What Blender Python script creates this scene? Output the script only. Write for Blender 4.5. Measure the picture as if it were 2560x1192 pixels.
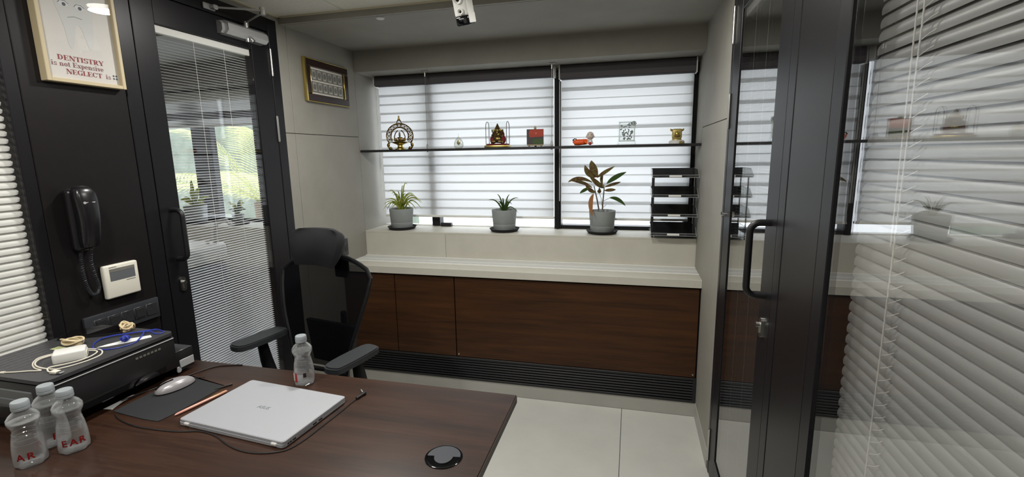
import bpy, bmesh, math, random
from mathutils import Vector, Matrix
random.seed(7)
D = bpy.data
SC = bpy.context.scene
COL = SC.collection
PI = math.pi
for o in list(D.objects):
    D.objects.remove(o, do_unlink=True)

# ------------------------------------------------------------------ camera
YAW, PITCH, ROLL, FPX = .2485, -.175, -.0169, 1183.26
CAM_Z = 1.468
fwd = Vector((-math.sin(YAW) * math.cos(PITCH), math.cos(YAW) * math.cos(PITCH), math.sin(PITCH)))
r0 = Vector((math.cos(YAW), math.sin(YAW), 0))
u0 = r0.cross(fwd)
rgt = r0 * math.cos(ROLL) + u0 * math.sin(ROLL)
upv = -r0 * math.sin(ROLL) + u0 * math.cos(ROLL)
cd = D.cameras.new('camera')
cd.sensor_fit = 'HORIZONTAL'
cd.sensor_width = 36
cd.lens = FPX / 2560 * 36
cd.clip_start = .02
cam = D.objects.new('camera', cd)
COL.objects.link(cam)
m3 = Matrix((rgt, upv, -fwd)).transposed()
cam.matrix_world = Matrix.Translation((0, 0, CAM_Z)) @ m3.to_4x4()
SC.camera = cam

# ------------------------------------------------------------------ sky, exposure, lamps
w = D.worlds.new('world')
SC.world = w
w.use_nodes = True
bg = w.node_tree.nodes['Background']
bg.inputs[0].default_value = (.88, .94, 1, 1)
bg.inputs[1].default_value = 2.9
SC.view_settings.view_transform = 'Standard'
SC.view_settings.look = 'None'
SC.view_settings.exposure = .14
SC.view_settings.gamma = 1
SC.view_settings.use_curve_mapping = False
try:
    SC.cycles.use_denoising = True
    SC.cycles.max_bounces = 10
    SC.cycles.transparent_max_bounces = 32
    SC.cycles.diffuse_bounces = 6
    SC.cycles.glossy_bounces = 5
    SC.cycles.transmission_bounces = 8
    SC.cycles.caustics_reflective = False
    SC.cycles.caustics_refractive = False
    SC.cycles.sample_clamp_indirect = 4
except Exception:
    pass
LAMPS = [(-1.15, 1.82, 11), (-.2, 1.82, 9.5), (-1.15, .55, 11), (-.2, .55, 4.5), (-.7, -.7, 4)]  # those away from the left side are added, unseen fill lamps
NEXT_LAMPS = [(-2.9, 1.5, 5), (-2.6, .3, 6)]
FAR_LAMPS = [(1.5, .2, 7)]  # added, unseen lamp giving the room behind the blind some light
CEIL = 2.185

def area_lamp(name, x, y, z, watts, r, temp=(1, .975, .93)):
    l = D.lights.new(name, 'AREA')
    l.shape = 'DISK'
    l.size = r * 2
    l.energy = watts
    l.color = temp
    l.spread = math.radians(178)
    o = D.objects.new(name, l)
    o.location = (x, y, z)
    COL.objects.link(o)
    return o

# ------------------------------------------------------------------ materials
def lin(c):
    return tuple((v / 255 / 12.92 if v / 255 <= .04045 else ((v / 255 + .055) / 1.055) ** 2.4) for v in c)

def mat(name, rgb, rough=.5, metal=0, spec=.5, var=0, scale=(8, 8, 8), bump=0, detail=4, emit=None, alpha=None, coat=0):
    m = D.materials.new(name)
    m.use_nodes = True
    nt = m.node_tree
    b = nt.nodes['Principled BSDF']
    c = lin(rgb)
    b.inputs['Base Color'].default_value = (*c, 1)
    b.inputs['Roughness'].default_value = rough
    b.inputs['Metallic'].default_value = metal
    b.inputs['Specular IOR Level'].default_value = spec
    b.inputs['Coat Weight'].default_value = coat
    if emit:
        b.inputs['Emission Color'].default_value = (*lin(rgb), 1)
        b.inputs['Emission Strength'].default_value = emit
    if var or bump:
        tc = nt.nodes.new('ShaderNodeTexCoord')
        mp = nt.nodes.new('ShaderNodeMapping')
        mp.inputs['Scale'].default_value = scale
        nz = nt.nodes.new('ShaderNodeTexNoise')
        nz.inputs['Scale'].default_value = 1
        nz.inputs['Detail'].default_value = detail
        nz.inputs['Roughness'].default_value = .6
        nt.links.new(tc.outputs['Object'], mp.inputs[0])
        nt.links.new(mp.outputs[0], nz.inputs[0])
        if var:
            cr = nt.nodes.new('ShaderNodeValToRGB')
            cr.color_ramp.elements[0].position = .3
            cr.color_ramp.elements[1].position = .7
            cr.color_ramp.elements[0].color = (*[v * (1 - var) for v in c], 1)
            cr.color_ramp.elements[1].color = (*[min(1, v * (1 + var)) for v in c], 1)
            nt.links.new(nz.outputs[0], cr.inputs[0])
            nt.links.new(cr.outputs[0], b.inputs['Base Color'])
        if bump:
            bp = nt.nodes.new('ShaderNodeBump')
            bp.inputs['Strength'].default_value = bump
            bp.inputs['Distance'].default_value = .002
            nt.links.new(nz.outputs[0], bp.inputs['Height'])
            nt.links.new(bp.outputs[0], b.inputs['Normal'])
    return m

def wood(name, dark, light, rough, sc=(1.3, 26, 26), spec=.5, coat=0):
    m = mat(name, light, rough, spec=spec, coat=coat)
    nt = m.node_tree
    b = nt.nodes['Principled BSDF']
    tc = nt.nodes.new('ShaderNodeTexCoord')
    mp = nt.nodes.new('ShaderNodeMapping')
    mp.inputs['Scale'].default_value = sc
    nz = nt.nodes.new('ShaderNodeTexNoise')
    nz.inputs['Scale'].default_value = 1
    nz.inputs['Detail'].default_value = 8
    nz.inputs['Roughness'].default_value = .68
    nz.inputs['Distortion'].default_value = .5
    mp2 = nt.nodes.new('ShaderNodeMapping')
    mp2.inputs['Scale'].default_value = (sc[0] * 4, sc[1] * 9, sc[2] * 9)
    n2 = nt.nodes.new('ShaderNodeTexNoise')
    n2.inputs['Scale'].default_value = 1
    n2.inputs['Detail'].default_value = 3
    mx = nt.nodes.new('ShaderNodeMath')
    mx.operation = 'MULTIPLY_ADD'
    mx.inputs[1].default_value = .35
    cr = nt.nodes.new('ShaderNodeValToRGB')
    cr.color_ramp.elements[0].position = .42
    cr.color_ramp.elements[1].position = .9
    cr.color_ramp.elements[0].color = (*lin(dark), 1)
    cr.color_ramp.elements[1].color = (*lin(light), 1)
    nt.links.new(tc.outputs['Object'], mp.inputs[0])
    nt.links.new(tc.outputs['Object'], mp2.inputs[0])
    nt.links.new(mp.outputs[0], nz.inputs[0])
    nt.links.new(mp2.outputs[0], n2.inputs[0])
    nt.links.new(n2.outputs[0], mx.inputs[0])
    nt.links.new(nz.outputs[0], mx.inputs[2])
    nt.links.new(mx.outputs[0], cr.inputs[0])
    nt.links.new(cr.outputs[0], b.inputs['Base Color'])
    return m

def glass(name, tint=(1, 1, 1), n=2, power=5.4, haze=0, rough=0.0, rim=0):
    """thin clear pane: see-through plus a mirror share that grows with the angle (n surfaces per face)"""
    m = D.materials.new(name)
    m.use_nodes = True
    nt = m.node_tree
    nt.nodes.remove(nt.nodes['Principled BSDF'])
    out = nt.nodes['Material Output']
    ge = nt.nodes.new('ShaderNodeNewGeometry')
    dt = nt.nodes.new('ShaderNodeVectorMath'); dt.operation = 'DOT_PRODUCT'
    nt.links.new(ge.outputs['Incoming'], dt.inputs[0])
    nt.links.new(ge.outputs['Normal'], dt.inputs[1])
    def math_(op, a, b=None):
        k = nt.nodes.new('ShaderNodeMath'); k.operation = op
        for i, v in enumerate((a, b)):
            if v is None: continue
            if isinstance(v, (int, float)): k.inputs[i].default_value = v
            else: nt.links.new(v, k.inputs[i])
        return k.outputs[0]
    c = math_('ABSOLUTE', dt.outputs['Value'])
    q = math_('POWER', math_('SUBTRACT', 1.0, c), power)
    R = math_('ADD', math_('MULTIPLY', q, .96), .04)
    f = math_('DIVIDE', math_('MULTIPLY', R, float(n)), math_('ADD', math_('MULTIPLY', R, float(n - 1)), 1.0))
    tr = nt.nodes.new('ShaderNodeBsdfTransparent')
    tr.inputs[0].default_value = (*tint, 1)
    gl = nt.nodes.new('ShaderNodeBsdfGlossy')
    gl.inputs['Roughness'].default_value = rough
    src = tr.outputs[0]
    if haze:
        df = nt.nodes.new('ShaderNodeBsdfDiffuse')
        df.inputs[0].default_value = (.9, .92, .93, 1)
        m1 = nt.nodes.new('ShaderNodeMixShader')
        m1.inputs[0].default_value = haze
        if rim:
            nt.links.new(math_('ADD', math_('MULTIPLY', math_('POWER', math_('SUBTRACT', 1.0, c), 2.2), rim), haze), m1.inputs[0])  # white towards the edges paints in a bright refracted rim
        nt.links.new(tr.outputs[0], m1.inputs[1])
        nt.links.new(df.outputs[0], m1.inputs[2])
        src = m1.outputs[0]
    mx = nt.nodes.new('ShaderNodeMixShader')
    nt.links.new(f, mx.inputs[0])
    nt.links.new(src, mx.inputs[1])
    nt.links.new(gl.outputs[0], mx.inputs[2])
    nt.links.new(mx.outputs[0], out.inputs[0])
    return m

def sheet(name, rgb, trans=.5, clear=0, rgb2=None, front=1):
    """thin cloth / leaf: reflects and lets light through; clear = open weave"""
    m = D.materials.new(name)
    m.use_nodes = True
    nt = m.node_tree
    nt.nodes.remove(nt.nodes['Principled BSDF'])
    out = nt.nodes['Material Output']
    df = nt.nodes.new('ShaderNodeBsdfDiffuse')
    tl = nt.nodes.new('ShaderNodeBsdfTranslucent')
    for k in (df, tl):
        k.inputs[0].default_value = (*[v * (front if k is df else 1) for v in lin(rgb)], 1)
    if rgb2:
        tc = nt.nodes.new('ShaderNodeTexCoord')
        nz = nt.nodes.new('ShaderNodeTexNoise'); nz.inputs['Scale'].default_value = 60
        cr = nt.nodes.new('ShaderNodeValToRGB')
        cr.color_ramp.elements[0].position = .42; cr.color_ramp.elements[1].position = .6
        cr.color_ramp.elements[0].color = (*lin(rgb), 1); cr.color_ramp.elements[1].color = (*lin(rgb2), 1)
        nt.links.new(tc.outputs['Object'], nz.inputs[0]); nt.links.new(nz.outputs[0], cr.inputs[0])
        for k in (df, tl): nt.links.new(cr.outputs[0], k.inputs[0])
    mx = nt.nodes.new('ShaderNodeMixShader')
    mx.inputs[0].default_value = trans
    nt.links.new(df.outputs[0], mx.inputs[1])
    nt.links.new(tl.outputs[0], mx.inputs[2])
    src = mx.outputs[0]
    if clear:
        tr = nt.nodes.new('ShaderNodeBsdfTransparent')
        m2 = nt.nodes.new('ShaderNodeMixShader')
        m2.inputs[0].default_value = clear
        nt.links.new(src, m2.inputs[1]); nt.links.new(tr.outputs[0], m2.inputs[2])
        src = m2.outputs[0]
    nt.links.new(src, out.inputs[0])
    return m

M = dict(
    wall=mat('grey_laminate', (147, 144, 135), .6, var=.06, scale=(5, 5, 5), bump=.03),
    stone=mat('pale_stone', (195, 192, 180), .5, var=.05, scale=(7, 7, 7)),
    floor=mat('floor_tile', (206, 206, 199), .32, var=.05, scale=(4, 4, 4)),
    skirt=mat('grey_skirting', (172, 171, 164), .5, var=.04, scale=(6, 6, 6)),
    grout=mat('grout', (84, 88, 98), .9),
    ceiling=mat('mineral_tile', (222, 219, 207), .95, var=.05, scale=(60, 60, 60), bump=.4),
    bead=mat('cream_bead', (214, 206, 178), .6),
    white_wall=mat('white_paint', (205, 203, 196), .9),
    frame=mat('black_coated_metal', (24, 23, 26), .38, spec=.25, var=.06, scale=(60, 60, 60)),
    panel=mat('black_brown_panel', (28, 25, 26), .36, spec=.25, var=.08, scale=(30, 30, 30)),
    gap=mat('gap_black', (10, 10, 11), .9),
    blackp=mat('black_plastic', (28, 28, 30), .4),
    blackm=mat('matt_black', (24, 24, 26), .75),
    gloss=mat('gloss_black', (9, 9, 11), .08),
    wood=wood('brown_veneer', (36, 20, 9), (80, 48, 22), .5, spec=.3),
    desk=wood('desk_veneer', (30, 17, 11), (68, 44, 31), .34, sc=(1.6, 22, 22), spec=.55),
    edge=mat('desk_edge', (92, 84, 78), .5),
    glass=glass('double_glazing', n=1.3),
    mirror=glass('coated_glazing', n=2, power=4.9),
    mirror2=glass('coated_door_glazing', n=3.2, power=4.9),
    pane=glass('window_glass', n=1),
    acrylic=glass('clear_acrylic', (.97, .985, .98), n=1),
    smoke=mat('smoked_acrylic', (46, 49, 50), .12),
    slat=mat('white_slat', (226, 226, 220), .4),
    slatg=mat('grey_slat', (158, 159, 156), .38),
    slatd=mat('pale_aluminium_slat', (214, 218, 224), .35),
    slatk=mat('dull_aluminium_slat', (84, 88, 90), .4),  # pale slat colour darkened to put the unlit room's shade in
    zebra=sheet('blind_cloth', (243, 243, 242), .46, front=.5),
    cloth=mat('grey_blind_cloth', (74, 70, 74), .85),
    white=mat('white_plastic', (232, 231, 226), .4),
    cream=mat('cream_plastic', (232, 228, 214), .45),
    steel=mat('satin_steel', (196, 195, 190), .28, metal=1),
    chrome=mat('chrome', (225, 225, 225), .12, metal=1),
    alu=mat('closer_silver', (186, 186, 186), .35, metal=.55),
    laptop=mat('laptop_silver', (186, 188, 193), .42, metal=.35),
    laptop_dark=mat('laptop_base', (132, 132, 142), .5, metal=.4),
    brass=mat('brass', (134, 112, 60), .3, metal=1, var=.35, scale=(90, 90, 90)),
    gold=mat('gold', (206, 184, 108), .28, metal=1),
    pot=mat('grey_pot', (146, 151, 150), .6, var=.04, scale=(40, 40, 40)),
    soil=mat('soil', (40, 32, 26), .95, var=.3, scale=(90, 90, 90), bump=.6),
    leaf_y=sheet('variegated_leaf', (120, 138, 52), .35, rgb2=(176, 178, 92)),
    leaf_g=sheet('dark_leaf', (62, 82, 44), .25),
    leaf_edge=sheet('pale_leaf_edge', (150, 158, 110), .3),
    leaf_b=sheet('bronze_leaf', (108, 100, 58), .35, rgb2=(94, 68, 54)),
    leaf_o=sheet('dry_leaf', (160, 112, 74), .3),
    stem=mat('stem', (92, 78, 62), .7),
    palm=sheet('palm_leaf', (214, 214, 160), .5, rgb2=(186, 194, 150)),
    red=mat('red_print', (176, 40, 40), .5),
    redcloth=mat('red_velvet', (120, 18, 24), .8),
    orange=mat('orange_glaze', (238, 92, 34), .35),
    skin=mat('pale_glaze', (214, 200, 188), .35),
    blue=mat('blue_cord', (40, 58, 160), .5),
    paper=mat('white_paper', (232, 232, 232), .8),
    tan=mat('cream_cord', (222, 204, 166), .6),
    cable=mat('black_cable', (22, 20, 22), .55),
    whitecable=mat('white_cable', (226, 220, 204), .5),
    pink=mat('rose_metal', (222, 166, 150), .35, metal=.1),
    bottle=glass('bottle_plastic', (.98, .985, .985), n=1.5, power=3.2, haze=.07, rim=.6),
    water=glass('water', (.985, .99, .99), n=1, power=3.4, haze=.045, rim=.25),
    rib=glass('bottle_rib', n=2, power=3, haze=.12),
    cap=mat('frosted_cap', (150, 157, 160), .4),
    mesh=sheet('chair_mesh', (18, 19, 22), .05, clear=.105),
    fabric=mat('black_fabric', (22, 22, 25), .85, var=.1, scale=(200, 200, 200)),
    phone=mat('phone_plastic', (26, 25, 27), .26),
    chair=mat('chair_plastic', (17, 17, 19), .5, spec=.35),
    pad=mat('arm_pad', (46, 48, 51), .55, var=.05, scale=(150, 150, 150), bump=.1),
    frame_cream=mat('cream_wood', (206, 190, 154), .5),
    frame_brown=mat('dark_brown_frame', (44, 27, 23), .3),
    poster=mat('poster_paper', (226, 222, 216), .6, var=.04, scale=(6, 6, 6)),
    poster_tooth=mat('poster_tooth', (216, 217, 214), .6),
    ink=mat('poster_ink', (148, 66, 70), .6),
    ink_soft=mat('poster_soft_ink', (140, 96, 98), .6),
    ink2=mat('poster_grey_ink', (80, 88, 96), .6),
    pewter=mat('pewter', (186, 184, 176), .55, metal=.25, var=.3, scale=(120, 120, 120)),
    matte_mount=mat('mount_board', (238, 233, 220), .8),
    lcd=mat('lcd', (104, 106, 110), .15),
    printer=mat('printer_black', (31, 31, 32), .38, var=.05, scale=(90, 90, 90)),
    printer_top=mat('printer_lid', (58, 58, 60), .5, var=.08, scale=(120, 120, 120), bump=.1),
    grey_label=mat('grey_label', (176, 176, 178), .5),
    pad_dark=mat('mouse_pad', (34, 36, 38), .8),
    mouse=mat('mouse_silver', (178, 174, 176), .3, metal=.3),
    grommet=mat('grommet_grey', (58, 60, 66), .45),
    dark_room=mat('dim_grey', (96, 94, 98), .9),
    silverrelief=mat('silver_relief', (176, 186, 182), .42, metal=.5, var=.15, scale=(150, 150, 150), bump=.4),
    glasspiece=glass('cut_glass', (.9, .92, .88), n=3, power=3, haze=.12),
    sunset=None, lamp=mat('lamp_diffuser', (255, 250, 240), .5, emit=9),
    green=mat('paint_green', (62, 84, 40), .6),
    sky_red=mat('paint_red', (170, 62, 40), .6, var=.3, scale=(2, 2, 40)),
    dusk=mat('paint_dusk', (70, 62, 64), .6),
    tower=mat('grey_facade', (92, 94, 100), .8),
)

# ------------------------------------------------------------------ mesh builder
class MB:
    def __init__(s):
        s.v = []; s.f = []; s.m = []; s.cur = 0
    def add(s, vs, fs):
        n = len(s.v)
        s.v += [tuple(v) for v in vs]
        for f in fs:
            s.f.append(tuple(i + n for i in f)); s.m.append(s.cur)
        return s
    def box(s, x0, x1, y0, y1, z0, z1):
        vs = [(x, y, z) for z in (z0, z1) for y in (y0, y1) for x in (x0, x1)]
        return s.add(vs, [(0, 2, 3, 1), (4, 5, 7, 6), (0, 1, 5, 4), (2, 6, 7, 3), (0, 4, 6, 2), (1, 3, 7, 5)])
    def rbox(s, x0, x1, y0, y1, z0, z1, r=.004, seg=2, mtx=None):
        bm = bmesh.new()
        bmesh.ops.create_cube(bm, size=1)
        for v in bm.verts:
            v.co = Vector(((x0 + x1) / 2 + v.co.x * (x1 - x0), (y0 + y1) / 2 + v.co.y * (y1 - y0), (z0 + z1) / 2 + v.co.z * (z1 - z0)))
        r = min(r, .49 * min(x1 - x0, y1 - y0, z1 - z0))
        bmesh.ops.bevel(bm, geom=bm.edges[:], offset=r, segments=seg, profile=.5, affect='EDGES')
        return s.addbm(bm, mtx)
    def addbm(s, bm, mtx=None):
        if mtx is not None: bm.transform(mtx)
        bm.verts.index_update()
        s.add([v.co[:] for v in bm.verts], [[v.index for v in f.verts] for f in bm.faces])
        bm.free()
        return s
    def rplate(s, cx, cy, sx, sy, z0, z1, r, n=6):
        """flat slab with rounded corners seen from above"""
        pts = []
        for qx, qy, a0 in ((1, 1, 0), (-1, 1, 90), (-1, -1, 180), (1, -1, 270)):
            for k in range(n + 1):
                a = math.radians(a0 + 90 * k / n)
                pts.append((cx + qx * (sx / 2 - r) + r * math.cos(a), cy + qy * (sy / 2 - r) + r * math.sin(a)))
        return s.prism(pts, z0, z1)
    def prism(s, pts, z0, z1, f=None):
        """extrude a polygon; f maps (a, b, h) to xyz"""
        f = f or (lambda a, b, h: (a, b, h))
        n = len(pts)
        vs = [f(a, b, z0) for a, b in pts] + [f(a, b, z1) for a, b in pts]
        fs = [tuple(range(n))[::-1], tuple(range(n, 2 * n))] + [(i, (i + 1) % n, n + (i + 1) % n, n + i) for i in range(n)]
        return s.add(vs, fs)
    def cyl(s, p0, p1, r0, r1=None, n=16):
        r1 = r0 if r1 is None else r1
        p0 = Vector(p0); p1 = Vector(p1)
        d = (p1 - p0).normalized()
        a = d.orthogonal().normalized(); b = d.cross(a)
        vs = []
        for p, r in ((p0, r0), (p1, r1)):
            for k in range(n):
                t = 2 * PI * k / n
                vs.append(p + a * r * math.cos(t) + b * r * math.sin(t))
        fs = [tuple(range(n))[::-1], tuple(range(n, 2 * n))] + [(k, (k + 1) % n, n + (k + 1) % n, n + k) for k in range(n)]
        return s.add(vs, fs)
    def lathe(s, prof, c=(0, 0, 0), n=24, f=None, lobes=0, lobe_z=0):
        f = f or (lambda x, y, z: (c[0] + x, c[1] + y, c[2] + z))
        vs = []; fs = []
        for r, z in prof:
            for k in range(n):
                t = 2 * PI * k / n
                rr = r
                if lobes and z < lobe_z:
                    rr = r * (1 + .07 * math.cos(lobes * t) * (1 - z / lobe_z))
                vs.append(f(rr * math.cos(t), rr * math.sin(t), z))
        for i in range(len(prof) - 1):
            for k in range(n):
                a = i * n + k; b = i * n + (k + 1) % n
                fs.append((a, b, b + n, a + n))
        if prof[0][0] > 1e-6: fs.append(tuple(range(n))[::-1])
        if prof[-1][0] > 1e-6: fs.append(tuple(range((len(prof) - 1) * n, len(prof) * n)))
        return s.add(vs, fs)
    def tube(s, pts, r, n=8, closed=False, flat=1, up=None):
        pts = [Vector(p) for p in pts]
        m = len(pts)
        rad = r if isinstance(r, (list, tuple)) else [r] * m
        d0 = (pts[1] - pts[0]).normalized()
        a = (Vector(up).cross(d0) if up else d0.orthogonal()).normalized()
        vs = []; fs = []
        for i, p in enumerate(pts):
            if closed: d = (pts[(i + 1) % m] - pts[i - 1])
            else: d = pts[min(i + 1, m - 1)] - pts[max(i - 1, 0)]
            if d.length < 1e-9: d = d0
            d.normalize()
            a = (a - d * a.dot(d))
            a = a.normalized() if a.length > 1e-6 else d.orthogonal().normalized()
            b = d.cross(a)
            for k in range(n):
                t = 2 * PI * k / n
                vs.append(p + a * rad[i] * math.cos(t) + b * rad[i] * flat * math.sin(t))
        for i in range(m if closed else m - 1):
            for k in range(n):
                j = (i + 1) % m
                fs.append((i * n + k, i * n + (k + 1) % n, j * n + (k + 1) % n, j * n + k))
        if not closed:
            fs.append(tuple(range(n))[::-1]); fs.append(tuple(range((m - 1) * n, m * n)))
        return s.add(vs, fs)
    def ball(s, c, r, n=16, m=10, f=None):
        rx, ry, rz = r if isinstance(r, (tuple, list)) else (r, r, r)
        vs = [(c[0], c[1], c[2] - rz)]
        for i in range(1, m):
            t = -PI / 2 + PI * i / m
            for k in range(n):
                p = 2 * PI * k / n
                vs.append((c[0] + rx * math.cos(t) * math.cos(p), c[1] + ry * math.cos(t) * math.sin(p), c[2] + rz * math.sin(t)))
        vs.append((c[0], c[1], c[2] + rz))
        fs = []
        for k in range(n):
            fs.append((0, 1 + (k + 1) % n, 1 + k))
            fs.append((len(vs) - 1, len(vs) - 1 - n + k, len(vs) - 1 - n + (k + 1) % n))
        for i in range(m - 2):
            for k in range(n):
                a = 1 + i * n + k; b = 1 + i * n + (k + 1) % n
                fs.append((a, b, b + n, a + n))
        if f: vs = [f(*v) for v in vs]
        return s.add(vs, fs)
    def mesh(s, name, mats, smooth=True):
        me = D.meshes.new(name)
        me.from_pydata(s.v, [], s.f)
        mats = mats if isinstance(mats, (list, tuple)) else [mats]
        for k in mats: me.materials.append(k)
        if len(mats) > 1: me.polygons.foreach_set('material_index', s.m)
        me.validate()
        bm = bmesh.new(); bm.from_mesh(me)
        bmesh.ops.recalc_face_normals(bm, faces=bm.faces[:])
        bm.to_mesh(me); bm.free()
        if smooth:
            me.shade_smooth()
            me.set_sharp_from_angle(angle=math.radians(38))
        return me
    def build(s, name, mats, parent=None, smooth=True, loc=None, rot=None):
        return put(name, s.mesh(name, mats, smooth), parent, loc, rot)

def put(name, me, parent=None, loc=None, rot=None):
    o = D.objects.new(name, me)
    COL.objects.link(o)
    if parent is not None: o.parent = parent
    if loc is not None: o.location = loc
    if rot is not None: o.rotation_euler = rot
    return o

def tag(o, label, cat, group=None, kind=None):
    o['label'] = label; o['category'] = cat
    if group: o['group'] = group
    if kind: o['kind'] = kind
    return o

def thing(name, label, cat, loc=(0, 0, 0), rz=0, group=None):
    o = D.objects.new(name, None)
    o.empty_display_size = .05
    COL.objects.link(o)
    o.location = loc; o.rotation_euler = (0, 0, rz)
    return tag(o, label, cat, group)

def struct(name, mb, m, label, cat):
    return tag(mb.build(name, m, smooth=False), label, cat, kind='structure')

def copy_tree(root, loc, rz, label, group=None):
    r = root.copy(); COL.objects.link(r)
    r.location = loc; r.rotation_euler = (0, 0, rz)
    r['label'] = label
    for ch in list(root.children):
        c = ch.copy(); COL.objects.link(c); c.parent = r
        for g in list(ch.children):
            d = g.copy(); COL.objects.link(d); d.parent = c
    return r

def spline(pts, n=8, closed=False):
    P = [Vector(p) for p in pts]
    out = []
    m = len(P)
    for i in range(m if closed else m - 1):
        if closed: a, b, c, d = P[i - 1], P[i], P[(i + 1) % m], P[(i + 2) % m]
        else: a, b, c, d = P[max(i - 1, 0)], P[i], P[i + 1], P[min(i + 2, m - 1)]
        for k in range(n):
            t = k / n
            out.append(.5 * ((2 * b) + (c - a) * t + (2 * a - 5 * b + 4 * c - d) * t * t + (3 * b - a - 3 * c + d) * t ** 3))
    if not closed: out.append(P[-1])
    return out

_dg = None
def text_mesh(txt, size, extrude=.0004, bold=0, align='LEFT', space=1):
    cu = D.curves.new('lettering', 'FONT')
    cu.body = txt; cu.size = size; cu.extrude = extrude; cu.offset = bold; cu.align_x = align
    cu.space_character = space; cu.resolution_u = 3
    o = D.objects.new('lettering', cu)
    COL.objects.link(o)
    bpy.context.view_layer.update()
    me = D.meshes.new_from_object(o.evaluated_get(bpy.context.evaluated_depsgraph_get()))
    D.objects.remove(o); D.curves.remove(cu)
    me.materials.clear()
    return me

def text_on(name, txt, size, m, parent, mtx, bold=0, align='LEFT', space=1, sx=1):
    me = text_mesh(txt, size, bold=bold, align=align, space=space)
    me.transform(mtx @ Matrix.Diagonal((sx, 1, 1, 1)))
    me.materials.append(m)
    return put(name, me, parent)

# ================================================================== ROOM SHELL
XL, XR = -1.793, .378
YB, YW, YC = 2.913, 3.167, 2.608
SOF, BEAM = 2.152, 2.019
LED, CT, CB, PAN, GRL = .965, .7935, .749, .230, .082
EY = 2.235         # ceiling edge
FRONT = -1.7

# floor with tiles
fl = struct('floor', MB().box(-4.4, 3.2, FRONT - .1, 3.4, -.1, -.003), M['grout'], 'pale grey large tile floor between desk and window cabinet', 'floor')
tx, ty = .8, 1.6
tm = MB().rbox(-tx / 2 + .0015, tx / 2 - .0015, -ty / 2 + .0015, ty / 2 - .0015, -.003, 0, .0008, 1).mesh('floor_tile', M['floor'], False)
for i in range(-4, 2):
    for j in range(-2, 2):
        put('floor_tile', tm, fl, (-.022 + tx * (i + .5), 1.02 + ty * (j + .5) + .0, 0))
# ceiling with tiles
ce = struct('ceiling', MB().box(-4.4, 3.2, FRONT - .1, 3.4, CEIL + .012, CEIL + .1), M['white_wall'], 'cream speckled mineral tile ceiling above the desk', 'ceiling')
cm = MB().rbox(-.298, .298, -.298, .298, 0, .012, .002, 1).mesh('ceiling_tile', M['ceiling'], False)
for i in range(4):
    for j in range(7):
        x0 = -1.405 - .6 + .6 * i
        put('ceiling_tile', cm, ce, (x0 + .3, EY - .012 - .3 - .6 * j, CEIL))
# cut the tile field at the walls with the fascia / wall strips
tr = struct('trim_1', MB().box(XL, XR, EY - .012, EY, CEIL - .004, CEIL + .01).box(XL + .002, XL + .016, FRONT, EY, CEIL - .004, CEIL + .01), M['bead'], 'thin cream bead around the tiled ceiling edge', 'trim')
sf = struct('trim_2', MB().box(XL, XR, EY, EY + .02, SOF, CEIL + .02), M['wall'], 'dark grey dropped soffit between tiled ceiling and window beam', 'soffit')
MB().box(XL, XR, EY + .0235, YB, SOF, CEIL + .02).build('soffit_panel', M['wall'], sf, False)
MB().box(XL, XR, EY + .02, EY + .0235, SOF + .004, CEIL + .02).build('groove', M['gap'], sf, False)
bm_ = struct('trim_3', MB().box(XL, XR, YB, 3.4, BEAM, SOF + .05), M['wall'], 'grey laminate beam box over the window blinds', 'beam')

# left wall -------------------------------------------------------
wl = struct('wall_left', MB().box(XL - .08, XL - .012, 2.21, 3.42, 0, 2.3).box(XL - .08, XL, FRONT, 2.21, 2.161, 2.3)
            .box(XL - .08, XL, FRONT, 1.04, 0, .08), M['wall'], 'grey laminate wall with the gold framed medals', 'wall')
JZ = 1.602
def panels(parent, rects, x0, x1):
    for (ya, yb, za, zb) in rects:
        MB().rbox(min(x0, x1), max(x0, x1), ya + .0015, yb - .0015, za + .0015, zb - .0015, .0012, 1).build('wall_panel', M['wall'], parent, False)
panels(wl, [(2.21, 2.2835, 0, JZ), (2.21, 2.2835, JZ, 2.19), (2.2835, YB, .0, JZ), (2.2835, YB, JZ, 2.19)], XL - .0125, XL)
MB().box(XL - .0125, XL, YB, 3.4, 0, 2.19).build('wall_panel', M['wall'], wl, False)
MB().box(XL - .0125, XL - .004, 2.211, YB, .001, 2.19).build('groove', M['gap'], wl, False)
# dark partition panel behind the phone
dp = struct('trim_4', MB().rbox(XL - .06, XL, 1.079, 1.3945, 0, 2.161, .002, 1).box(XL - .06, XL - .004, 1.076, 1.40, 0, 2.161), M['panel'], 'black brown partition panel behind the wall phone', 'wall panel')

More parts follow.
